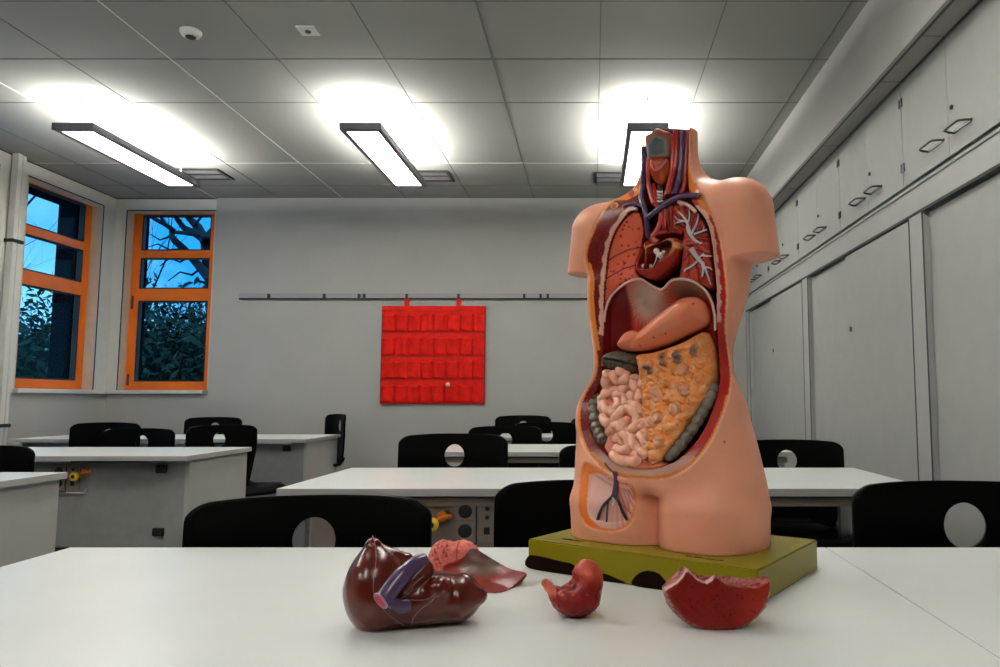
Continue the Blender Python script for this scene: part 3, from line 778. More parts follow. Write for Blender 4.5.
# rim surface g(x, z): the plane-like cut between the left and right skin lines
def body_hits(P):
    o = np.array(CAML); d = ray_loc(P[:, 0], P[:, 1]); t = np.linspace(.85, 1.75, 700)
    X = o + d[:, None, :] * t[None, :, None]
    f = f_body(X[..., 0], X[..., 1], np.maximum(X[..., 2], 1e-4)); f = np.where(X[..., 2] > NECK_Z, f_body(X[..., 0], X[..., 1], np.full(X.shape[:2], NECK_Z - .004)), f)
    hit = f < 0; i = np.where(hit.any(1), hit.argmax(1), f.argmin(1))
    return X[np.arange(len(P)), i]
H0 = body_hits(P0); nb = int(np.argmax(P0[:, 1]))
Lc, Rc = H0[:nb + 1], H0[nb:]
zz = np.linspace(-.02, .80, 420)
def chain(C):
    o = np.argsort(C[:, 2]); C = C[o]; x = np.interp(zz, C[:, 2], C[:, 0]); y = np.interp(zz, C[:, 2], C[:, 1])
    k = np.hanning(17); k /= k.sum(); pad = lambda v: np.convolve(np.pad(v, 8, 'edge'), k, 'valid')
    return pad(x), pad(y)
LX_, LY_ = chain(Lc); RX_, RY_ = chain(Rc)
def g_rim(x, z):
    xl, yl, xr, yr = (np.interp(z, zz, v) for v in (LX_, LY_, RX_, RY_))
    t = np.clip((x - xl) / np.maximum(xr - xl, .03), -.05, 1.05)
    return yl + (yr - yl) * t - .010 * np.sin(np.pi * np.clip(t, 0, 1))
PXM = .00186
def refpx(x, z, off=0.0): return to_px(loc2w(x, g_rim(x, z) + off, z))
def cav_depth(z): return np.interp(z, [.0, .10, .20, .30, .40, .44, .52, .60, .64, .76], [.055, .065, .085, .095, .09, .06, .055, .05, .022, .018])
GROIN = catmull([(586, 462), (581, 470), (578, 500), (580, 517), (589, 528), (612, 532.5), (628, 527), (635.5, 513), (637, 495), (631, 484), (615, 479), (598, 468)], 4, True)
def hit_px(px, py): return body_hits(np.array([[px, py]]))[0]
def skin_y(x, z):
    """front surface of the body at (x, z)"""
    y = np.full(np.broadcast(x, z).shape, -.16)
    for _ in range(60):
        y = y + np.clip(f_body(x, y, z), 0, .02) * .8
    return y

H_ = .0021
gx = np.arange(-.235, .235, H_); gy = np.arange(-.135, .125, H_); gz = np.arange(-.006, NECK_Z + .008, H_)
GX, GZ = np.meshgrid(gx, gz, indexing='ij')
U0, V0 = refpx(GX, GZ)
D0 = psdf(P0, U0, V0) * PXM; D1 = psdf(P1, U0, V0) * PXM
G2 = g_rim(GX, GZ)
floor_y = G2 + .0015 + cav_depth(GZ) * sstep(-.0015, .0045, D1)
floor_y = np.minimum(floor_y, .052)
sk = skin_y(GX, GZ)
Ug, Vg = to_px(loc2w(GX, sk, GZ)); DG = psdf(GROIN, Ug, Vg) * PXM
F = np.empty((len(gx), len(gy), len(gz)), np.float32)
for j, yv in enumerate(gy):
    fb = f_body(GX, yv, np.maximum(GZ, 0) + 0 * GX)
    fb = np.maximum(fb, -GZ)
    carve = np.maximum(-D0, yv - floor_y)
    groove = np.maximum(-DG, yv - (sk + .0035 * sstep(0, .003, DG) + .004 * sstep(.014, .017, DG)))
    F[:, j, :] = np.maximum(fb, np.maximum(-carve, -groove))
Vt, Qt = surface_nets(F, (gx[0], gy[0], gz[0]), H_)
del F

SKIN = (.88, .375, .235)
def body_color(V):
    x, y, z = V.T; u, v = refpx(x, z); d0 = psdf(P0, u, v); d1 = psdf(P1, u, v)
    g = g_rim(x, z); face = y < g + .010
    c = np.tile(np.array(SKIN), (len(V), 1)); n = noise3(x * 900, y * 900, z * 900, 3)
    inside = (d0 > -.4) & (y > g - .006) & (y < .06) & (d0 > .2)
    side_l = u < 655
    chest = v < 345; lower = v > 395
    w0 = np.where(side_l, 2.6, 1.5); w0 = np.where(side_l & (v > 262) & (v < 350), 5.5, w0); w0 = np.where(lower, 3.2, w0); w0 = np.where((v > 452) & (u < 695), 5.2, w0); w0 = np.where((v < 200) & side_l, 9, w0); w0 = np.where((v < 215) & ~side_l, 8, w0)
    orange = np.array((.78, .25, .04)); 
    c = mixc(c, orange, (inside & (d0 > 0)).astype(float))
    peach = inside & (d0 < 1.3); c = mixc(c, (.80, .42, .22), peach.astype(float))
    red = inside & (d0 > w0)
    c = mixc(c, (.19, .007, .005), red.astype(float))
    streak = red & (n > .35); c = mixc(c, (.36, .022, .014), streak * .8)
    # right side muscle brighter, belly rim pale grey-pink
    c = mixc(c, (.55, .035, .022), (red & ~side_l) * .8)
    pale = inside & (v > 446) & (d0 > 4.6 - 1.2 * (u < 600)) & (d0 < 4.2 + np.clip((712 - u) / 45, 0, 1) * 14); c = mixc(c, (.60, .36, .29), (pale & (d1 < -.3)) * sstep(444, 462, v) * .95)
    # rib line just outside the cavity edge, beaded
    bead = 2.9 + .8 * np.sin(v * .42)
    rib = inside & (d1 > -2.2 - bead) & (d1 < -.9) & (v > 205) & (v < np.where(side_l, 335, 322)); c = mixc(c, (.74, .42, .33), rib.astype(float))
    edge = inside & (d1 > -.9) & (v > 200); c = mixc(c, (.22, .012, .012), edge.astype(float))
    # red spongy oval and marks in the shoulder fat
    for (a_, b_, r_) in ((631, 193, 3.6), (696.5, 183, 2.4)):
        c = mixc(c, (.40, .02, .01), (inside & (((u - a_) / .8) ** 2 + ((v - b_) / 1.15) ** 2 < r_ * r_)).astype(float))
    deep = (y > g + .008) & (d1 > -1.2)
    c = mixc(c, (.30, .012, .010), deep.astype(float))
    c = mixc(c, (.06, .012, .014), (deep & (v > 236) & (v < 292) & (u > 640) & (u < 690)).astype(float))  # shadow behind and below the heart, painted into the cavity floor
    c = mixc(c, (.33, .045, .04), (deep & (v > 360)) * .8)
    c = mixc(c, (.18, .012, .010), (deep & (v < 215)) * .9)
    # groin window
    ug, vg = to_px(loc2w(x, y, z)); dg = psdf(GROIN, ug, vg); front = (y < 0) & (d0 < .3) & (vg > 450)
    c = mixc(c, (.85, .36, .17), (front & (dg > .3)).astype(float))
    bw = 2.2 + 5.6 * sstep(604, 588, ug); orr = front & (dg > 1.4) & (dg < bw + 1.4); c = mixc(c, (.88, .26, .05), orr * (.35 + .65 * sstep(610, 590, ug)))
    inn = front & (dg > bw + 1.2)
    ang = np.arctan2(ug - 616, vg - 470); fib = .5 + .5 * np.sin(ang * 60 + n * .8)
    c = mixc(c, (.86, .55, .48), inn.astype(float)); c = mixc(c, (.74, .20, .14), inn * fib * np.clip((ug - 606) / 22, .12, .8) * .9)
    c = mixc(c, (.16, .05, .04), ((ug - 724.5) ** 2 + (vg - 442) ** 2 < 1.2) * (y < 0) * 1.0)
    sk_ = np.linalg.norm(c - np.array(SKIN), axis=1) < .02
    c = np.clip(c, 0, 1); return np.where(sk_[:, None], c, c ** 1.18)
m_skin = mat('torso_plastic', SKIN, 0.36, attr='Col', coat=.0, var=.05, vscale=14, bump=.12, bscale=180, spec=.3, bdist=.001)
m_organ = mat('organ_plastic', (.6, .2, .1), 0.34, attr='Col', coat=.10, bump=.25, bscale=260, bdist=.0012, spec=.3)
m_organ_matt = mat('organ_plastic_rough', (.6, .2, .1), 0.55, attr='Col', coat=.03, bump=.5, bscale=420, bdist=.0012, spec=.2)
torso = empty('anatomical_torso_model', (TO[0], TO[1], TZ0), TYAW)
tag(torso, 'life size anatomical torso model with open chest and belly on an olive base board', 'anatomical model')
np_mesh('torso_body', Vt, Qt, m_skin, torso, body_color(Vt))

# olive base board with worn dark patches on its front
def base_board():
    m = bpy.data.materials.new('olive_board'); m.use_nodes = True; nt = m.node_tree; b = nt.nodes['Principled BSDF']
    b.inputs['Roughness'].default_value = .25; b.inputs['Specular IOR Level'].default_value = .15
    a = nt.nodes.new('ShaderNodeAttribute'); a.attribute_name = 'Col'; nt.links.new(a.outputs['Color'], b.inputs['Base Color'])
    hx, hy, h = .2160, .1415, BASE_H
    bm = bmesh.new(); r = bmesh.ops.create_cube(bm, size=1)
    for v in bm.verts: v.co = Vector((v.co.x * 2 * hx, v.co.y * 2 * hy, (v.co.z - .5) * h))
    bmesh.ops.bevel(bm, geom=bm.edges[:], offset=.0022, segments=2, affect='EDGES')
    me = bpy.data.meshes.new('base_board'); bm.to_mesh(me); bm.free()
    V = np.array([v.co for v in me.vertices]); 
    c = np.tile(np.array((.26, .21, .008)), (len(V), 1))
    at = me.color_attributes.new('Col', 'FLOAT_COLOR', 'POINT'); at.data.foreach_set('color', np.concatenate([c, np.ones((len(c), 1))], 1).astype(np.float32).ravel())
    o = link('base_board', me, m, torso)
    # dark bare wood where the paint has chipped off, thin raised patches with their own outline
    def chip(pts, name='paint_chip', y=-hy - .0006, mm=None):
        bm = bmesh.new(); P = catmull(pts, 4, True); f1 = [bm.verts.new((p[0], y, p[1])) for p in P]; f2 = [bm.verts.new((p[0], y + .002, p[1])) for p in P]
        bm.faces.new(f1); bm.faces.new(f2[::-1])
        for i in range(len(P)): j = (i + 1) % len(P); bm.faces.new((f1[i], f2[i], f2[j], f1[j]))
        bmesh.ops.recalc_face_normals(bm, faces=bm.faces)
        me = bpy.data.meshes.new(name); bm.to_mesh(me); bm.free(); return link(name, me, mm or mdark, o)
    mdark = mat('bare_dark_wood', (.010, .004, .002), .6, spec=.05)
    chip([(-.2145, -.0505), (-.2145, -.030), (-.19, -.027), (-.15, -.030), (-.118, -.032), (-.110, -.040), (-.102, -.033), (-.09, -.043), (-.06, -.0505), (-.12, -.0512)])
    chip([(.002, -.0505), (.010, -.034), (.028, -.025), (.05, -.026), (.063, -.036), (.085, -.049), (.05, -.0512)])
    chip([(-.08, -.0512), (-.055, -.040), (-.03, -.044), (-.012, -.0505)])
    chip([(.158, -.030), (.162, -.018), (.175, -.020), (.190, -.036), (.195, -.046), (.175, -.045)], mm=mat('dull_olive_wear', (.13, .115, .02), .6))
    # small dark printed maker's line on the top, at the left and right
    for x0, x1, yy in ((-.165, -.118, -.105), (.085, .150, -.112)):
        t = MB()
        for k in range(9): t.box(x0 + (x1 - x0) * k / 9, x0 + (x1 - x0) * (k + .75) / 9, yy - .004, yy + .003 * (k % 3 != 1), -.0005, .0004)
        t.build('printed_mark', mdark, o)
base_board()

# ------------------------------------------------------------------ organ parts of the torso
def relief(name, poly, off, bulge, width, thick, colf, step=.0013, extra=None, material=None, parent=torso, power=.5, closed=True):
    """a solid slab with a rounded, sculpted front: outline in the cut plane, front bulging by `bulge` over `width`"""
    P = catmull(poly, 4, True); W = w2loc(loc2w(0, 0, 0))
    # local bounds from the outline on the cut surface
    o = np.array(CAML); d = ray_loc(P[:, 0], P[:, 1])
    pts = []
    for k in range(len(P)):
        t = 1.2
        for _ in range(14):
            q = o + d[k] * t; e = (g_rim(q[0], q[2]) + off) - q[1]; t += e / d[k][1] * .8
        pts.append(o + d[k] * t)
    pts = np.array(pts)
    xs_ = np.arange(pts[:, 0].min() - .004, pts[:, 0].max() + .004, step); zs_ = np.arange(pts[:, 2].min() - .004, pts[:, 2].max() + .004, step)
    X, Z = np.meshgrid(xs_, zs_, indexing='ij'); Uu, Vv = refpx(X, Z, off)
    dd = psdf(P, Uu, Vv); t = np.clip(dd * PXM / width, 0, 1)
    hgt = bulge * (1 - (1 - t) ** 2) ** power
    if extra is not None: hgt = hgt + extra(Uu, Vv, dd, X, Z)
    Y = g_rim(X, Z) + off - hgt
    ins = dd > 0; idx = np.full(ins.shape, -1); idx[ins] = np.arange(ins.sum()); n = ins.sum()
    q = np.stack([idx[:-1, :-1], idx[1:, :-1], idx[1:, 1:], idx[:-1, 1:]], -1).reshape(-1, 4); q = q[(q >= 0).all(1)]
    Vf = np.stack([X[ins], Y[ins], Z[ins]], 1); Vb = np.stack([X[ins], g_rim(X[ins], Z[ins]) + off + thick, Z[ins]], 1)
    col = np.clip(colf(Uu[ins], Vv[ins], dd[ins], Vf), 0, 1) ** 1.2
    # rim faces: edges used once
    e = np.concatenate([q[:, [0, 1]], q[:, [1, 2]], q[:, [2, 3]], q[:, [3, 0]]]); key = {}
    for a, b in e.tolist():
        if (b, a) in key: del key[(b, a)]
        else: key[(a, b)] = 1
    side = np.array([(b, a, a + n, b + n) for a, b in key])
    Q = np.concatenate([q, (q + n)[:, ::-1], side])
    return np_mesh(name, np.concatenate([Vf, Vb]), Q, material or m_organ, parent, np.concatenate([col, col * .8]))

def on_rim(px, py, off):
    o = np.array(CAML); d = ray_loc(px, py); t = 1.2
    for _ in range(16):
        q = o + d * t; t += ((g_rim(q[0], q[2]) + off) - q[1]) / d[1] * .8
    return o + d * t
def col_mat(name, c, rough=.3, coat=.3, bump=.2): return mat(name, c, rough, coat=coat, bump=bump, bscale=260, bdist=.001)
def vessel(name, pts, rad_px, off, material, parent=torso, n=10, taper=1.0, zf=None):
    q = catmull(pts, 5); m = len(q); P = [on_rim(a[0], a[1], off if zf is None else off + zf(i / (m - 1))) for i, a in enumerate(q)]
    rr = [rad_px * PXM * (1 + (taper - 1) * i / (m - 1)) for i in range(m)]
    return MB().tube(P, rr, n).build(name, material, parent)
def const(c): return lambda U, V, d, P: np.tile(np.array(c, float), (len(U), 1))

RNG = np.random.RandomState(4)
spots = [(RNG.uniform(606, 642), RNG.uniform(216, 292), RNG.uniform(.5, 1.15)) for _ in range(46)]
def lung_r_col(U, V, d, P):
    c = np.tile(np.array((.74, .165, .09)), (len(U), 1)); n = noise3(U * 1.3, V * 1.3, 0 * U, 5); c = mixc(c, (.70, .17, .10), np.clip(n, 0, 1) * .6)
    for a, b, r in spots: c = mixc(c, (.22, .015, .015), sstep(r + .5, r - .2, np.hypot(U - a, V - b)) * .85)
    for ln in ([(606, 263), (617, 256), (630, 250), (643, 247.5)], [(604, 281), (614, 275), (625, 269), (638, 265)]): c = mixc(c, (.20, .01, .01), sstep(1.0, .35, pline(ln, U, V)) * .9)
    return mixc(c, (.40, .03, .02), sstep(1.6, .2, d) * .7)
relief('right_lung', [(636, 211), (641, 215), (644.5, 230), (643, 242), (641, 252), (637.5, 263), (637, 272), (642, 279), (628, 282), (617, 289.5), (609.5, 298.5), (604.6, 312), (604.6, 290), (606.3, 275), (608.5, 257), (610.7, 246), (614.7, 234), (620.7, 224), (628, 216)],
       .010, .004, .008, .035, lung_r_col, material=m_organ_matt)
seg = [[(685, 207), (689, 216), (688, 224)], [(697, 211), (694, 222), (691, 230)], [(706, 226), (699, 231), (693, 236)], [(711, 241), (702, 240), (694, 240)], [(712, 255), (703, 252), (695, 249)], [(711, 270), (704, 262), (698, 256)], [(700, 281), (699, 270), (697, 262)], [(684, 262), (689, 256), (694, 250)], [(673, 211), (680, 219), (687, 226)], [(671, 222), (678, 225), (686, 228)], [(692, 206), (692, 214), (690, 222)], [(683, 250), (688, 248), (693, 246)]]
def lung_l_col(U, V, d, P):
    c = np.tile(np.array((.64, .095, .06)), (len(U), 1)); n = noise3(U * 1.1, V * 1.1, 0 * U, 6); c = mixc(c, (.70, .20, .11), np.clip(n, 0, 1) * .7)
    a = np.arctan2(V - 236, U - 688); c = mixc(c, (.32, .02, .018), sstep(.55, .95, np.sin(a * 26 + n * 1.5)) * .8)
    for ln in seg: c = mixc(c, (.25, .012, .015), sstep(1.1, .4, pline(ln, U, V)) * .9)
    c = mixc(c, (.66, .14, .06), sstep(6, 2, np.hypot((U - 674) / .7, (V - 224) / 1.5)) * .9)
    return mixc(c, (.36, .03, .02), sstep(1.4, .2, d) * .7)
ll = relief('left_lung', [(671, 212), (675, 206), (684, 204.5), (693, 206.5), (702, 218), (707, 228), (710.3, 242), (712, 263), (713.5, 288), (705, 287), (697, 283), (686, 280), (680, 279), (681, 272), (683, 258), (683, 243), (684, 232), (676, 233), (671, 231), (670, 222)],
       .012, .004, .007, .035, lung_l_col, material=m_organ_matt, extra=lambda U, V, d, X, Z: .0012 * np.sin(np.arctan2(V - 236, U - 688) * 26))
m_bron = col_mat('bronchus_grey', (.62, .58, .60)); m_vein = col_mat('vein_purple', (.075, .032, .10), .25); m_veind = col_mat('vein_dark', (.028, .014, .035), .3)
m_art = col_mat('artery_red', (.45, .020, .016), .28); m_artp = col_mat('artery_pink', (.66, .10, .08), .3)
for pts, r in (([(688, 231), (687.5, 223.5), (683, 216.5), (678, 211.5)], 1.5), ([(687.5, 224), (689.5, 216), (689, 209)], .9), ([(687, 221), (681, 221.5), (674, 224)], 1.1), ([(683, 221), (677, 219), (675, 216)], .7), ([(691, 235), (693, 231), (697, 223), (698.5, 214)], 1.3),
               ([(694, 234), (700, 232), (707, 229.5)], 1.1), ([(703, 231), (704, 226)], .6), ([(688, 226), (689.5, 233), (694, 239), (697, 243)], 2.0), ([(695, 240), (700, 243), (702, 243)], 1.0),
               ([(691.5, 248.5), (696, 256), (702, 263)], 2.6), ([(698, 260), (692, 266), (684, 270)], 1.3), ([(702, 262), (703.5, 270), (702, 277)], 1.5), ([(703, 263), (707, 273), (711, 285)], 1.2), ([(702, 255), (707, 256), (712, 256)], 1.1), ([(705, 267), (710, 268), (712, 270)], .8), ([(688, 268), (684, 272)], .7), ([(699, 258), (704, 253)], .8)):
    vessel('bronchus', pts, r * 1.15, .006, m_bron, ll, 8, .45)
    vessel('bronchial_vein', [(a + 1.3, b + .9) for a, b in pts], r * .6, .0065, m_vein, ll, 6, .4)
for pts in ([(684, 247), (686, 241), (690, 240), (694, 242)], [(683, 243), (688, 244), (695, 242)], [(685, 248), (690, 249)]): vessel('pulmonary_artery', pts, 2.0, .0075, m_artp, ll, 8, .6)

# diaphragm: hollow dome under the lungs with its pale rim
ARCH = [(604, 335), (604.3, 322), (605.5, 311), (609.5, 299), (617, 289.8), (627.5, 282.3), (636, 279.5), (643, 280), (650, 284.5), (656, 288), (661, 289.5), (665, 287), (669, 282.5), (673, 280), (681, 279), (690, 280.5), (699, 285), (706.5, 292), (712, 303), (714.7, 316), (715.3, 330)]
def dia_col(U, V, d, P):
    c = np.tile(np.array((.40, .022, .014)), (len(U), 1)); n = noise3(U * .9, V * .9, 0 * U, 8)
    r = np.hypot((U - 645) / 1.05, (V - 300) / 1.12); a = np.arctan2(V - 298, U - 645); st = .5 + .5 * np.sin(a * 46 + 2.5 * n)
    c = mixc(c, (.70, .10, .06), sstep(46, 26, r + st * 5)); c = mixc(c, (.64, .46, .38), sstep(30, 12, r + st * 6))
    r2 = np.hypot((U - 688) / 1.6, (V - 289)); c = mixc(c, (.34, .19, .13), sstep(18, 8, r2 + st * 2) * .9)
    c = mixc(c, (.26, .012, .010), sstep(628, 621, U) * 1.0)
    return c
relief('diaphragm', ARCH + [(715, 352), (690, 362), (640, 364), (604, 360)], .012, 0, .01, .045, dia_col,
       extra=lambda U, V, d, X, Z: -.030 * sstep(0, 26, d) - .010 * sstep(628, 620, U) + .012 * np.exp(-((U - 645) ** 2 + (V - 312) ** 2) / 300), material=m_organ)
vessel('diaphragm_rim', ARCH[1:], 1.25, .004, col_mat('pale_rim', (.72, .50, .42)), torso, 8)

# heart with opened chambers
HEART = [(647.5, 241), (642, 254), (637.5, 265), (638, 271.5), (644.8, 277.5), (653, 279.8), (662, 276.5), (671.5, 267.5), (678.5, 256), (680.5, 245), (678, 239), (669.5, 238.5), (661, 242.5), (654, 244)]
CH1 = catmull([(651, 251), (656, 246), (663, 242.8), (670, 241.2), (675.5, 243.5), (675, 251), (669, 259), (663, 265), (657, 269.5), (650, 270.5), (652, 262)], 4, True)
CH2 = catmull([(645.5, 247), (649.5, 251), (650, 262), (648.5, 270), (643.5, 270), (640.8, 266), (643, 256)], 4, True)
def heart_x(U, V, d, X, Z):
    c1, c2 = psdf(CH1, U, V), psdf(CH2, U, V); return -.022 * sstep(-.4, 3.5, c1) - .017 * sstep(-.4, 3, c2)
def heart_col(U, V, d, P):
    c = np.tile(np.array((.42, .030, .012)), (len(U), 1)); n = noise3(U * .8, V * .8, 0 * U, 9); c = mixc(c, (.58, .07, .02), np.clip(n, 0, 1) * .5)
    c1, c2 = psdf(CH1, U, V), psdf(CH2, U, V)
    c = mixc(c, (.75, .30, .16), ((c1 > -2.4) | (c2 > -1.6)) * sstep(262, 250, V) * .9); c = mixc(c, (.85, .48, .20), sstep(4.5, 2, np.hypot(U - 679, V - 246)) * 1.0)
    c = mixc(c, (.16, .008, .006), (c1 > 0) * .9); c = mixc(c, (.30, .02, .012), (c2 > 0) * .9)
    c = mixc(c, (.45, .06, .03), ((c1 > 0) & (n > .2)) * .6)
    return c
ht = relief('heart', HEART, .004, .022, .030, .035, heart_col, step=.0010, extra=heart_x)
m_valve = col_mat('valve_white', (.78, .66, .62), .25)
for (a, b, r, o_) in ((656.5, 251, 2.3, -.004), (661.5, 255.5, 2.6, -.004), (658, 255, 1.5, -.003), (643.5, 266, 1.6, -.004), (650.5, 266, 1.5, -.004), (664, 252, 1.4, -.002), (646, 267.5, 1.0, -.005)):
    q = on_rim(a, b, o_); r *= 1.35; MB().lathe([(r * PXM * math.sin(t), -r * PXM * math.cos(t)) for t in np.linspace(.05, 3.09, 8)], q, 'z', 12).build('heart_valve', m_valve, ht)
for pts, r, o_ in (([(657, 256), (655, 262), (652, 268)], .5, -.004), ([(661, 258), (659, 264), (656, 269)], .5, -.004), ([(664, 257), (663, 263)], .5, -.004)): vessel('heart_string', pts, r, o_, m_valve, ht, 6)

# vessels of chest and neck
for pts, r, o_, m_ in (([(666, 210), (665, 219), (664, 229)], 2.6, .004, m_art), ([(671, 207), (671, 218), (670, 229)], 2.2, .006, m_art), ([(661, 213), (660, 222), (656, 231), (652, 236)], 2.2, .002, m_artp), ([(667, 230), (676, 230), (683, 233)], 3.0, .014, m_art),
                       ([(651, 236), (654, 240), (657, 243)], 3.6, .006, m_artp), ([(656, 233), (662, 231), (668, 230)], 3.2, .010, m_art), ([(656, 204), (659, 210), (662, 216)], 2.4, .004, m_art)):
    vessel('artery', pts, r, o_, m_, torso, 12)
for k, dx in enumerate((-1.6, 0, 1.6)): vessel('artery', [(665 + dx * 1.6, 209), (665.5 + dx * 1.6, 227)], .8, -.001, m_artp if k % 2 else m_art, torso, 8)
vessel('jugular_vein', [(644.2, 146), (644.2, 165), (643.5, 182), (641.5, 199), (644.5, 208), (647, 220), (648.5, 238)], 2.9, .001, m_vein, torso, 12)
vessel('jugular_vein', [(682.5, 131), (682, 145), (680.8, 160), (679.3, 178), (676.5, 188), (674.5, 196)], 3.4, .002, m_vein, torso, 12)
vessel('brachiocephalic_vein', [(699, 195.5), (690, 195.5), (680, 196.5), (671, 200.5), (662, 206.5), (654.5, 212), (648, 218)], 2.6, -.004, m_vein, torso, 12)
vessel('vein_highlight', [(699, 194), (690, 193.8), (680, 194.8), (671, 198.6), (662, 204.6), (654.5, 210)], .7, -.0075, col_mat('vein_highlight', (.40, .30, .36)), torso, 8)  # highlight along the vein, put in as a thin pale tube
vessel('subclavian_vein', [(624, 206.5), (631, 204.5), (638, 204.5), (644, 208)], 2.1, .001, m_vein, torso, 10)
vessel('carotid_artery', [(675.4, 130.5), (676.2, 145), (676, 158), (674, 172), (671, 185), (668, 196)], 2.5, .001, m_art, torso, 12)
vessel('carotid_artery', [(686.5, 132), (686.5, 150), (685, 170), (684, 186), (681, 194)], 2.3, .004, m_art, torso, 12)
vessel('carotid_artery', [(648.4, 157), (648, 170), (648.6, 184), (651, 196), (654, 204)], 2.2, .001, m_artp, torso, 12)
vessel('neck_muscle', [(671.5, 134), (672.5, 150), (671.5, 168), (668.5, 184), (665, 197)], 1.8, .004, m_artp, torso, 10)
vessel('neck_muscle', [(653.5, 184), (655, 196), (657, 204)], 2.4, .008, m_art, torso, 10)
def lar_col(U, V, d, P):
    c = np.tile(np.array((.50, .25, .17)), (len(U), 1)); pent = psdf([(649.5, 158.5), (650.5, 147), (654, 145), (660, 139), (668.5, 142), (668.5, 156)], U, V)
    c = mixc(c, (.16, .19, .19), sstep(-.3, .6, pent)); c = mixc(c, (.34, .37, .37), (sstep(-1.5, .2, pent) * sstep(1.6, .5, pent)) * .8)
    c = mixc(c, (.45, .45, .45), sstep(654, 650, U) * sstep(144, 150, V)); return mixc(c, (.55, .13, .06), (V < 136.5) * (U > 662) * .7)
relief('larynx', [(646.5, 137), (652, 133.5), (659, 129.5), (665, 131), (672, 134), (671, 145), (669, 157), (660, 158.5), (649.5, 160), (646.5, 147)], .006, .014, .013, .030, lar_col,
       extra=lambda U, V, d, X, Z: .004 * np.exp(-((U - 659) / 4) ** 2) * sstep(160, 142, V))
def thy_col(U, V, d, P):
    c = np.tile(np.array((.56, .10, .035)), (len(U), 1)); c = mixc(c, (.30, .02, .012), sstep(2.2, .3, pline([(651, 174), (657, 168), (663, 166), (668, 159)], U, V)) * .8)
    return mixc(c, (.70, .24, .08), sstep(3, .5, pline([(664, 172), (665, 181)], U, V)) * .6)
relief('thyroid_gland', [(651, 159), (658, 158), (668, 158.5), (670.5, 170), (668, 179.5), (662.5, 186), (656, 182.5), (649.8, 171)], .008, .011, .010, .022, thy_col)
vessel('thyroid_band', [(651, 163), (654, 169), (658, 170), (663, 166), (667, 160)], 1.4, -.005, m_artp, torso, 8)
m_ring = col_mat('trachea_ring', (.68, .60, .58))
for k in range(4): vessel('trachea_ring', [(657.5, 191.5 + 3.1 * k), (660, 192.5 + 3.1 * k), (662.8, 191.5 + 3.1 * k)], 1.15, .003, m_ring, torso, 8)
vessel('trachea', [(659.8, 184), (660.3, 205)], 2.8, .010, col_mat('trachea_dark', (.10, .05, .06)), torso, 12)
for (a, b, r) in ((614.5, 206.5, 4.4), (681.5, 203.5, 2.2)):
    q = on_rim(a, b, -.0005); MB().lathe([(r * PXM * .45, .001), (r * PXM * .6, -.002), (r * PXM * .9, -.0025), (r * PXM, .002)], q, 'y', 18).build('clavicle_section', col_mat('bone_ring', (.76, .45, .24)), torso)
    MB().lathe([(r * PXM * .5, .0), (r * PXM * .45, -.0015)], q, 'y', 16).build('marrow', col_mat('marrow', (.66, .20, .06)), torso)
vessel('first_rib', [(626, 212.5), (631, 209.5), (637, 209)], 1.6, -.0005, col_mat('rib_pale', (.72, .45, .38)), torso, 8)
vessel('first_rib', [(678, 202), (684, 203.5), (690, 206.5), (696, 212)], 1.7, -.0005, col_mat('rib_pale_left', (.72, .45, .38)), torso, 8)
vessel('clavicle_knob', [(697.5, 191), (699, 195)], 2.2, -.002, col_mat('knob_pink', (.80, .36, .22)), torso, 10)

# stomach
def sto_col(U, V, d, P):
    c = np.tile(np.array((.86, .30, .17)), (len(U), 1)); n = noise3(U * .35, V * .35, 0 * U, 12); c = mixc(c, (.78, .33, .20), np.clip(n, 0, 1) * .6)
    for a, b in ((672, 314), (675.5, 335), (664, 339), (702, 306), (649, 347)): c = mixc(c, (.22, .05, .03), sstep(1.1, .5, np.hypot(U - a, V - b)))
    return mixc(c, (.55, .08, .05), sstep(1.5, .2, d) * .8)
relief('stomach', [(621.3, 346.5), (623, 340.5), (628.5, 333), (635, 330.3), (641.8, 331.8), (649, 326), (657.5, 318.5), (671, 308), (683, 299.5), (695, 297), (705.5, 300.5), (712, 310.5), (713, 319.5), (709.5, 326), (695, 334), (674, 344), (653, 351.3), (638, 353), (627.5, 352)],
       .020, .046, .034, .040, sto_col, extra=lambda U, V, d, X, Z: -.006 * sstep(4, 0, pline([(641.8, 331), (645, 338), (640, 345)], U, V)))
# colon pieces
m_colon = None
def colon_col(U, V, d, P):
    c = np.tile(np.array((.135, .105, .075)), (len(U), 1)); n = noise3(U * 1.4, V * 1.4, 0 * U, 15); return mixc(c, (.24, .19, .14), np.clip(n, 0, 1) * .8)
relief('transverse_colon', [(605.5, 357), (610, 353), (618, 350.8), (628, 352), (637, 354.5), (640.5, 361), (641, 372.5), (632, 373.5), (622, 371.5), (612, 369), (605, 366.5)],
       .012, .026, .014, .025, colon_col, extra=lambda U, V, d, X, Z: -.008 * sstep(1.3, .3, pline([(611.5, 359), (620, 360.5), (630, 363), (640, 366)], U, V)) - .004 * (np.sin(U * 1.05) > .8) * (V > 361))
def colon_tube(path, r_px, off, name):
    q = catmull(path, 10); P3 = np.array([on_rim(a, b, off) for a, b in q]); m = len(q)
    s = np.concatenate([[0], np.cumsum(np.linalg.norm(np.diff(P3, axis=0), axis=1))])
    n = int(s[-1] / .0012); si = np.linspace(0, s[-1], n); P3 = np.stack([np.interp(si, s, P3[:, k]) for k in range(3)], 1)
    rr = [r_px * PXM * (.80 + .24 * abs(math.sin(x_ * math.pi / .017)) ** .6) * (.55 + .45 * min(1, i / 8, (n - 1 - i) / 8)) for i, x_ in enumerate(si)]
    mb = MB(); mb.tube([tuple(p) for p in P3], rr, 18)
    return mb.build(name, mcol, torso)
mcol = mat('colon_plastic', (.155, .120, .085), .22, coat=.5, bump=.7, bscale=240, bdist=.003, var=.25, vscale=60)
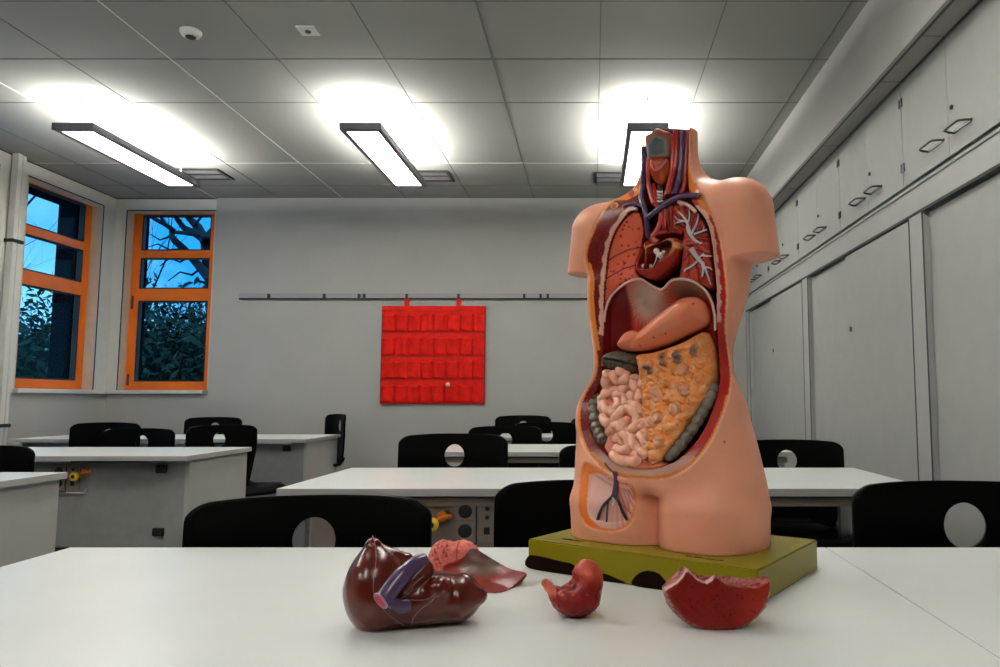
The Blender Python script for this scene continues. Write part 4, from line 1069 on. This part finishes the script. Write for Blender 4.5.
colon_tube([(598.5, 392), (595.5, 402), (594.8, 414), (597, 427), (602.5, 438), (607, 444)], 7.4, .016, 'ascending_colon')
colon_tube([(715.5, 384), (711, 396), (703.5, 411), (694, 427), (683, 442), (671.5, 455), (666, 459)], 5.6, .004, 'descending_colon')

# small intestine
def c5(L): return [(585 + a / 5.56, 355 + b / 5.56) for a, b in L]
m_gut = mat('small_intestine_plastic', (.88, .42, .28), .2, coat=.5, bump=.1, bscale=160, bdist=.001, var=.06, vscale=70)
relief('mesentery', [(604, 371), (612, 370), (625, 374), (640, 374), (643, 396), (645, 420), (648, 448), (653, 463), (640, 466), (626, 464), (613, 457), (606, 447), (609, 437), (604, 425), (600.5, 412), (600, 397), (604, 385)], .010, .014, .012, .03, const((.66, .22, .15)))
loops = [
    [(128, 92), (118, 125), (118, 165), (150, 185)], [(150, 95), (165, 125), (190, 145), (215, 140), (228, 110), (205, 88), (185, 95)], [(100, 222), (135, 205), (175, 195), (215, 190), (245, 178), (235, 155)],
    [(105, 255), (112, 300), (145, 312), (180, 290), (185, 250), (170, 225), (200, 222), (225, 250), (215, 285)], [(245, 215), (262, 240), (258, 270), (285, 285), (305, 310), (300, 335)], [(280, 118), (268, 150), (285, 185), (305, 205), (300, 235), (315, 260)], [(305, 120), (318, 150), (315, 180)],
    [(105, 330), (110, 368), (145, 378), (175, 345), (205, 310), (245, 300), (280, 325), (290, 365), (275, 405), (235, 420), (205, 400), (215, 375), (245, 365)], [(150, 315), (165, 335)], [(140, 440), (145, 410), (185, 395), (195, 425)], [(310, 350), (320, 390), (305, 420)],
    [(165, 490), (190, 455), (225, 450), (245, 485), (235, 525), (195, 530), (160, 515)], [(150, 545), (185, 580), (235, 590), (280, 590), (290, 570)], [(262, 445), (262, 485), (285, 520), (315, 545), (345, 560)], [(300, 440), (325, 470), (340, 505), (350, 540)], [(210, 480), (200, 500)], [(325, 420), (335, 450)], [(265, 545), (300, 575)], [(96, 220), (94, 275), (100, 300)]]
for lp in loops:
    q = catmull(c5(lp), 8); P3 = [on_rim(a, b, -.0040 - .0022 * math.sin(i * .35 + lp[0][0])) for i, (a, b) in enumerate(q)]
    n = len(P3); rr = [5.2 * PXM * (1 + .06 * math.sin(i * .6)) * min(1, .55 + .17 * min(i, n - 1 - i)) for i in range(n)]
    MB().tube(P3, rr, 16).build('small_intestine', m_gut, torso)

# greater omentum: lumpy fat apron with pink and grey lumps
BL = [(686.5, 370.5, 5.5, 5.5, 1), (688, 388, 5.5, 4, 1), (690, 393, 5, 3.5, 1), (661, 394.5, 5, 8, 1), (679.5, 409, 6, 6, 1), (655, 422, 6, 5.5, 1), (663, 418, 4.5, 5, 1), (664, 441, 5, 6, 1), (651, 435, 3, 6, 1), (698.5, 351, 4, 6.5, 2), (681.5, 355, 4.5, 3.2, 2), (682.5, 360.5, 4, 3.2, 2), (667, 355.5, 2.6, 3, 2), (668.5, 362.5, 3.4, 3.4, 2), (653, 367.5, 4.5, 2.6, 2), (655, 372, 2.4, 2.8, 2), (704, 365, 4, 5, 0), (706, 380, 4, 5, 0), (697, 402, 4, 5, 0), (671, 384, 4, 4, 0), (672, 430, 4, 5, 0), (694, 378, 4, 4, 0), (672, 398, 4, 3, 0), (652, 404, 4, 4, 0), (648, 385, 3, 5, 0), (657, 455, 5, 5, 0), (688, 400, 4, 4, 0)]
def om_x(U, V, d, X, Z):
    h = .0034 * noise3(U * .38, V * .38, 0 * U, 21) + .0018 * noise3(U * .9, V * .9, 0 * U, 22)
    for a, b, rx, ry, k in BL: h = h + (.0052 if k else .0035) * np.sqrt(np.clip(1 - ((U - a) / rx) ** 2 - ((V - b) / ry) ** 2, 0, 1)) - .0016 * np.exp(-((np.hypot((U - a) / rx, (V - b) / ry) - 1.15) / .18) ** 2)
    return h * sstep(0, 4, d)
def om_col(U, V, d, P):
    c = np.tile(np.array((.86, .34, .10)), (len(U), 1)); n = noise3(U * .5, V * .5, 0 * U, 23); n2 = noise3(U * 1.5, V * 1.5, 0 * U, 24)
    c = mixc(c, (.86, .48, .26), np.clip(n + .3, 0, 1) * .8); c = mixc(c, (.60, .12, .02), np.clip(n2 - .45, 0, 1) * .8)
    for a, b, rx, ry, k in BL:
        m_ = .85 * sstep(1.25, .6, np.hypot((U - a) / rx, (V - b) / ry))
        if k == 1: c = mixc(c, (.72, .40, .30), m_ * .9)
        if k == 2: c = mixc(c, (.17, .15, .15), m_)
    c = mixc(c, (.82, .42, .28), sstep(2.2, 1.0, pline([(641, 372), (643, 396), (645, 420), (648, 448)], U, V)))
    return c
relief('greater_omentum', [(638, 356), (655, 352.5), (674, 346.5), (690, 339.5), (702, 332.5), (708, 334), (713.5, 345), (716, 360), (714.5, 380), (707, 398), (698, 412), (688, 427), (678, 441), (668, 454), (661, 462), (652, 465), (648, 448), (645, 420), (643, 396), (640.5, 371)],
       .004, .021, .020, .040, om_col, step=.0011, extra=om_x)
relief('bladder', [(626, 466), (636, 461), (650, 461), (668, 463), (662, 468), (645, 470), (632, 469)], .006, .008, .008, .02, const((.66, .22, .10)))
# groin vessels lie on the skin surface of the window
def on_skin(px, py, lift): q = hit_px(px, py); return (q[0], q[1] - lift, q[2])
for pts, r, m_ in (([(613, 471), (614.5, 480), (613.5, 490), (611, 497), (604, 504), (599, 513), (597, 520)], 1.5, m_veind), ([(615, 472), (616, 482), (614.5, 493), (613, 497)], 2.4, m_vein), ([(614, 496), (618, 502), (622, 512), (626.5, 520)], 1.5, m_veind), ([(608, 500), (606.5, 510), (606, 522)], .9, m_veind),
                   ([(609, 476), (613, 473), (617, 480), (624, 482), (633, 480)], .8, m_bron), ([(607, 478), (611, 474)], 1.0, m_bron), ([(611, 497), (614, 501), (611, 505)], 1.1, m_valve), ([(616, 479), (622, 483), (627, 484)], .8, m_artp), ([(604, 463), (608, 468), (612, 472)], .8, m_veind), ([(598, 464), (603, 469), (606, 473)], .6, m_artp), ([(618, 484), (620, 494), (624, 505), (630, 514)], .5, m_artp)):
    q = catmull(pts, 3); MB().tube([on_skin(a, b, -.002) for a, b in q], r * PXM, 8).build('groin_vessel', m_, torso)

# ------------------------------------------------------------------ organ pieces lying on the desk
def W3(px, py, D): return on_y(float(px), float(py), D).reshape(3)
def blob(name, label, cat, f, colf, lo, hi, h, material, group=None, base=None):
    """solid from a field f(x, y, z) in world coordinates, standing on the desk; returns its top-level Empty and body"""
    x, y, z = (np.arange(lo[i], hi[i], h) for i in range(3))
    X, Y, Z = np.meshgrid(x, y, z, indexing='ij'); Fv = f(X, Y, Z)
    Fv[0], Fv[-1], Fv[:, 0], Fv[:, -1], Fv[:, :, 0], Fv[:, :, -1] = (1.,) * 6
    V, Q = surface_nets(Fv, (x[0], y[0], z[0]), h); c = np.clip(colf(V), 0, 1) ** 1.36
    b = base or ((lo[0] + hi[0]) / 2, (lo[1] + hi[1]) / 2, TZ)
    root = empty(name, b); tag(root, label, cat, group)
    dz = TZ + .0004 - V[:, 2].min()
    o = np_mesh(name + '_body', V - np.array(b) + np.array([0, 0, dz]), Q, material, root, c)
    return root, o, b, dz
def ell(X, Y, Z, c, r, k=None):
    r = np.array(r); q = np.sqrt(((X - c[0]) / r[0]) ** 2 + ((Y - c[1]) / r[1]) ** 2 + ((Z - c[2]) / r[2]) ** 2); return (q - 1) * r.min()
def surf_line(f, pts, D, lift, dz, n=4):
    """pixels to points on the front of the field f"""
    out = []
    for a, b in catmull(pts, n):
        r = px_ray(a, b); t = np.linspace(D - .09, D + .06, 400) / r[1]; P = np.array([0, 0, CAM_H]) + t[:, None] * r; v = f(P[:, 0], P[:, 1], P[:, 2])
        i = int((v < 0).argmax()) if (v < 0).any() else int(v.argmin()); p = P[i] - r / np.linalg.norm(r) * lift; out.append(p + np.array([0, 0, dz]))
    return out
m_liver = mat('liver_plastic', (.3, .05, .03), .22, attr='Col', coat=.25, bump=.05, bscale=90, spec=.5)

DL = 1.012; k_ = DL * 1.03 / F_PX
def f_liver(X, Y, Z):
    a = ell(X, Y, Z, W3(376, 591, DL), (29 * k_, 34 * k_, 39 * k_))
    c0, c1 = W3(374, 586, DL), W3(372.5, 546, DL + .002); ap = rcone(X, Y, Z, c0, c1, 24 * k_, 7 * k_, 1.0)
    d = smin(a, ap, .012)
    d = smin(d, rcone(X, Y, Z, W3(386, 599, DL), W3(458, 598, DL + .014), 28 * k_, 22 * k_, 1.15), .010)
    d = smin(d, rcone(X, Y, Z, W3(462, 600, DL + .012), W3(479, 597, DL + .014), 19 * k_, 8 * k_, 1.3), .006)
    d = smin(d, rcone(X, Y, Z, W3(438, 590, DL - .018), W3(434, 594, DL - .012), 11.5 * k_, 13 * k_), .007)
    d = smin(d, rcone(X, Y, Z, W3(380, 562, DL + .012), W3(407, 560, DL + .022), 15 * k_, 6 * k_), .008)
    # hollow for the portal vein and the gap beside the gall bladder
    d = smax(d, -rcone(X, Y, Z, W3(389, 592, DL - .052), W3(420, 562, DL - .020), 11 * k_, 13 * k_), .004)
    d = smax(d, -rcone(X, Y, Z, W3(400, 603, DL - .062), W3(428, 573, DL - .040), 8 * k_, 12 * k_), .003)
    lobe = rcone(X, Y, Z, W3(402, 592, DL - .034), W3(423, 571, DL - .012), 6.5 * k_, 10 * k_)
    d = smin(d, lobe, .0025)
    return np.maximum(d, (TZ - .001) - Z)
def liver_col(V):
    c = np.tile(np.array((.20, .032, .014)), (len(V), 1)); n = noise3(V[:, 0] * 40, V[:, 1] * 40, V[:, 2] * 40, 31); return mixc(c, (.26, .045, .018), np.clip(n, 0, 1))
lo = W3(338, 640, DL) - np.array([0, .075, 0]); hi = W3(492, 527, DL) + np.array([0, .085, 0]); lo[2] = TZ - .006
lv, lvb, lb, ldz = blob('liver_model', 'glossy brown plastic liver with purple vein lying on the front desk', 'organ model', f_liver, liver_col, lo, hi, .0016, m_liver)
def loc(P): return [tuple(np.array(p) - np.array(lb)) for p in P]
m_seam = col_mat('liver_seam', (.30, .09, .07), .35)
for pts in ([(372.5, 537), (375.5, 548), (376, 562), (374, 578), (373.5, 592), (378, 604), (388, 615), (404, 627)], [(412, 627), (413, 620), (420, 611), (430, 604), (436, 597)], [(411, 601), (420, 601.5), (430, 599), (436, 594)],
            [(398, 597), (397, 590), (402, 580), (412, 571), (420, 566)], [(400, 600), (410, 593), (414, 585), (424, 577)]):
    MB().tube(loc(surf_line(f_liver, pts, DL, .0002, ldz)), .0007, 6).build('liver_ridge', m_seam, lv)
vp = [tuple(W3(a, b, D_) + np.array([0, 0, ldz])) for a, b, D_ in [(380.5, 602, DL - .062), (386, 597, DL - .056), (395, 585, DL - .046), (406, 573, DL - .034), (416, 565, DL - .022), (424, 562.5, DL - .012)]]
MB().tube(loc(catmull(vp, 5)), [8.2 * k_] * 5 + [8.6 * k_] * 10 + [7.5 * k_] * 11, 20).build('portal_vein', m_vein, lv)
vp2 = [tuple(W3(a, b, D_) + np.array([0, 0, ldz])) for a, b, D_ in [(390, 602, DL - .055), (400, 607, DL - .052), (409, 606, DL - .046)]]
MB().tube(loc(catmull(vp2, 4)), 6.0 * k_, 14).build('vein_branch', m_vein, lv)
c_ = np.array(vp[0]); d_ = c_ - np.array(vp[1]); d_ /= np.linalg.norm(d_)
MB().tube(loc([c_ - d_ * .001, c_ + d_ * .0012]), 8.3 * k_, 20).build('vein_cut_rim', col_mat('vein_rim', (.42, .22, .34)), lv)
MB().tube(loc([c_ + d_ * .001, c_ + d_ * .0018]), 6.0 * k_, 20).build('vein_opening', col_mat('vein_opening', (.80, .01, .06), .3), lv)

# a free curved slab: front sheet sampled in (u, v), its depth given by Df, thick along `off`
def slab(name, label, poly, Df, off, colf, step, material, group=None, extra=None):
    P = catmull(poly, 5, True); u = np.arange(P[:, 0].min() - 1, P[:, 0].max() + 1, step); v = np.arange(P[:, 1].min() - 1, P[:, 1].max() + 1, step)
    U, V = np.meshgrid(u, v, indexing='ij'); d = psdf(P, U, V); ins = d > 0; D = Df(U, V, d)
    r = px_ray(U, V); X = np.array([0, 0, CAM_H]) + r * (D / r[..., 1])[..., None]
    idx = np.full(ins.shape, -1); idx[ins] = np.arange(ins.sum()); n = int(ins.sum())
    q = np.stack([idx[:-1, :-1], idx[:-1, 1:], idx[1:, 1:], idx[1:, :-1]], -1).reshape(-1, 4); q = q[(q >= 0).all(1)]
    F_ = X[ins]; t = np.clip(d[ins] / 4, .25, 1)[:, None]; B_ = F_ + np.array(off) * t; B_[:, 2] = np.maximum(B_[:, 2], TZ + .0006); F_[:, 2] = np.maximum(F_[:, 2], TZ + .001)
    e = np.concatenate([q[:, [0, 1]], q[:, [1, 2]], q[:, [2, 3]], q[:, [3, 0]]]); key = {}
    for a, b in e.tolist():
        if (b, a) in key: del key[(b, a)]
        else: key[(a, b)] = 1
    side = np.array([(b, a, a + n, b + n) for a, b in key])
    Q = np.concatenate([q, (q + n)[:, ::-1], side]); A = np.concatenate([F_, B_]); b0 = A.mean(0); b0[2] = TZ
    dz = TZ + .0003 - A[:, 2].min() if group != 'keep' else 0
    root = empty(name, tuple(b0)); tag(root, label, 'organ model')
    c = np.clip(colf(U[ins], V[ins], d[ins]), 0, 1) ** 1.4
    ob = np_mesh(name + '_body', A - b0 + np.array([0, 0, dz]), Q, material, root, np.concatenate([c, np.tile(np.array((.36, .03, .02)), (n, 1))]))
    return root, b0, dz
def sl_D(U, V, d):
    base = 1.165 + (597 - V) / 52 * .14
    q = np.clip(1 - ((U - 484) / 44) ** 2 - ((V - 573) / 25) ** 2, 0, 1); return base + .044 * q
def sl_col(U, V, d):
    c = np.tile(np.array((.34, .016, .008)), (len(U), 1)); a = np.arctan2(V - 548, U - 480); n = noise3(U * .6, V * .6, 0 * U, 41); st = .5 + .5 * np.sin(a * 70 + n)
    r = np.hypot((U - 481) / 1.25, (V - 560) / 1.0); c = mixc(c, (.36, .032, .018), sstep(34, 24, r + st * 6) * .9)
    c = mixc(c, (.25, .155, .13), sstep(25, 17, r + st * 6)); c = mixc(c, (.42, .30, .31), sstep(9, 4, np.hypot(U - 474, V - 552)) * .8)
    c = mixc(c, (.30, .02, .014), sstep(7, 5.5, d) * sstep(470, 455, U)); c = mixc(c, (.62, .18, .15), sstep(3.2, 2.2, d) * sstep(462, 450, U)); return c
sl, slb, sldz = slab('chest_wall_piece', 'thin curved red brown organ piece leaning on the right end of the brown liver', [(472, 546), (482, 552), (495, 560), (510, 568), (526, 572.5), (522, 578.5), (512, 587.5), (503, 593.5), (493, 596), (484, 595.5), (472, 592.5), (459, 587), (446, 579.5), (440, 568.5), (446, 561.5), (460, 558.5), (467, 552.5)],
     sl_D, (.004, .012, -.012), sl_col, .55, m_organ)

# pink lung segment behind
DP = 1.335; kp = DP * 1.03 / F_PX
def f_pink(X, Y, Z):
    d = smin(ell(X, Y, Z, W3(444, 562, DP), (15 * kp, .030, 20 * kp)), ell(X, Y, Z, W3(462, 562, DP), (18 * kp, .032, 19.5 * kp)), .006)
    d = smax(d, -(Y - (DP - .024)), .002)
    w = X * 700; d = d + .0010 * noise3(X * 700, Y * 500, Z * 700, 51) + .0016 * np.exp(-((X - W3(447, 560, DP)[0]) / .0015) ** 2) + .0012 * np.exp(-((X - W3(459, 560, DP)[0]) / .0012) ** 2)
    return np.maximum(d, (TZ - .001) - Z)
def pink_col(V):
    n = noise3(V[:, 0] * 900, V[:, 1] * 500, V[:, 2] * 900, 52); c = np.tile(np.array((.74, .24, .21)), (len(V), 1)); c = mixc(c, (.45, .06, .05), sstep(.3, .6, n) * (V[:, 0] < W3(450, 560, DP)[0]) * .9); c = mixc(c, (.80, .36, .32), sstep(.2, .6, -n) * .6)
    return mixc(c, (.42, .05, .05), np.exp(-((V[:, 0] - W3(459, 560, DP)[0]) / .0012) ** 2) * .8)
lo = W3(424, 590, DP) - np.array([0, .04, 0]); hi = W3(484, 536, DP) + np.array([0, .045, 0]); lo[2] = TZ - .005
blob('lung_piece', 'rough pink lung piece standing behind the brown liver near the desk edge', 'organ model', f_pink, pink_col, lo, hi, .0012, m_organ_matt)

# front half of the heart
DH = 1.055; kh = DH * 1.03 / F_PX
def f_heartp(X, Y, Z):
    a = ell(X, Y, Z, W3(576, 600, DH), (23 * kh, .030, 15.5 * kh)); a = smin(a, ell(X, Y, Z, W3(587, 582, DH + .006), (15.5 * kh, .022, 20 * kh)), .006)
    a = smin(a, rcone(X, Y, Z, W3(560, 598, DH), W3(546, 584, DH - .002), 9 * kh, 4 * kh), .005)
    a = smax(a, -ell(X, Y, Z, W3(569, 583, DH - .016), (12 * kh, .026, 9 * kh)), .002); a = smax(a, -ell(X, Y, Z, W3(561, 577, DH - .004), (10.5 * kh, .03, 12 * kh)), .002)
    a = smax(a, -ell(X, Y, Z, W3(585, 587, DH - .030), (8 * kh, .017, 6 * kh)), .002)
    return np.maximum(a + .0007 * noise3(X * 500, Y * 500, Z * 500, 61), (TZ - .001) - Z)
def hp_col(V):
    u, v = to_px(V); c = np.tile(np.array((.36, .020, .014)), (len(V), 1)); n = noise3(V[:, 0] * 420, V[:, 1] * 420, V[:, 2] * 420, 62)
    c = mixc(c, (.70, .15, .11), sstep(590, 574, v) * (u > 565) * .9); c = mixc(c, (.76, .26, .18), (u < 556) * sstep(602, 592, v) * .9); c = mixc(c, (.66, .16, .12), sstep(.2, .5, n) * (v < 597) * .8)
    c = mixc(c, (.30, .015, .012), sstep(600, 612, v) * .8); c = mixc(c, (.20, .02, .025), (np.hypot(u - 573, (v - 588) * 1.3) < 5) * .7); return c
lo = W3(536, 625, DH) - np.array([0, .04, 0]); hi = W3(610, 555, DH) + np.array([0, .045, 0]); lo[2] = TZ - .005
blob('heart_piece', 'small hollow red heart piece on the desk in front of the olive base', 'organ model', f_heartp, hp_col, lo, hi, .0011, m_organ)

# front piece of the lung, right
DR = 1.01; kr = DR * 1.03 / F_PX
TU = [660, 667, 675, 681, 686, 691, 697, 705, 710, 714, 718, 724, 738, 752, 760, 765, 772]; TV = [590, 587, 583, 577, 568.5, 573, 579, 582.5, 579, 575.5, 579, 583, 586, 586, 584, 581.5, 578]
def f_lungp(X, Y, Z):
    a = ell(X, Y, Z, W3(716, 585, DR + .002), (51 * kr, .046, 43 * kr))
    u, v = to_px(np.stack([X, Y * 0 + DR, Z], -1)); top = (np.interp(u, TU, TV) - v) * kr
    fr = (DR - .022 + (Z - TZ) * .12 + (X - .16) * .02) - Y
    a = np.maximum(a, top * .8); a = smax(a, fr, .0025)
    a = smax(a, -ell(X, Y, Z, W3(714, 564, DR + .026), (36 * kr, .026, 26 * kr)), .0015)
    a = smax(a, -ell(X, Y, Z, W3(702, 572, DR - .004), (11 * kr, .020, 9 * kr)), .0015)
    return np.maximum(a + .0006 * noise3(X * 600, Y * 600, Z * 600, 71), (TZ - .001) - Z)
RS = np.random.RandomState(9); rsp = [(RS.uniform(676, 760), RS.uniform(578, 622), RS.uniform(.5, 1.1)) for _ in range(40)]
def lp_col(V):
    u, v = to_px(V); n = noise3(V[:, 0] * 1100, V[:, 1] * 900, V[:, 2] * 1100, 72); fr = V[:, 1] < DR - .0185 + (V[:, 2] - TZ) * .12 + (V[:, 0] - .16) * .02
    c = np.tile(np.array((.34, .030, .020)), (len(V), 1)); c = mixc(c, (.45, .06, .04), sstep(730, 755, u))
    for a, b, r in rsp: c = mixc(c, (.14, .008, .010), sstep(r + .5, r - .2, np.hypot(u - a, v - b)) * fr * .9)
    c = mixc(c, (.50, .22, .20), (~fr) * 1.0); c = mixc(c, (.30, .03, .03), (~fr) * (n > .15) * .9)
    c = mixc(c, (.50, .12, .10), sstep(2.2, .8, np.abs(np.interp(u, TU, TV) - v)) * fr * .8)
    return mixc(c, (.72, .55, .50), (V[:, 1] > DR - .014) * (u < 713) * (v < 592) * (v > np.interp(u, TU, TV) + .4) * .9)
lo = W3(655, 640, DR) - np.array([0, .045, 0]); hi = W3(776, 562, DR) + np.array([0, .065, 0]); lo[2] = TZ - .005
blob('lung_piece', 'dark red speckled lung piece with jagged top on the desk before the board corner', 'organ model', f_lungp, lp_col, lo, hi, .0012, m_organ)
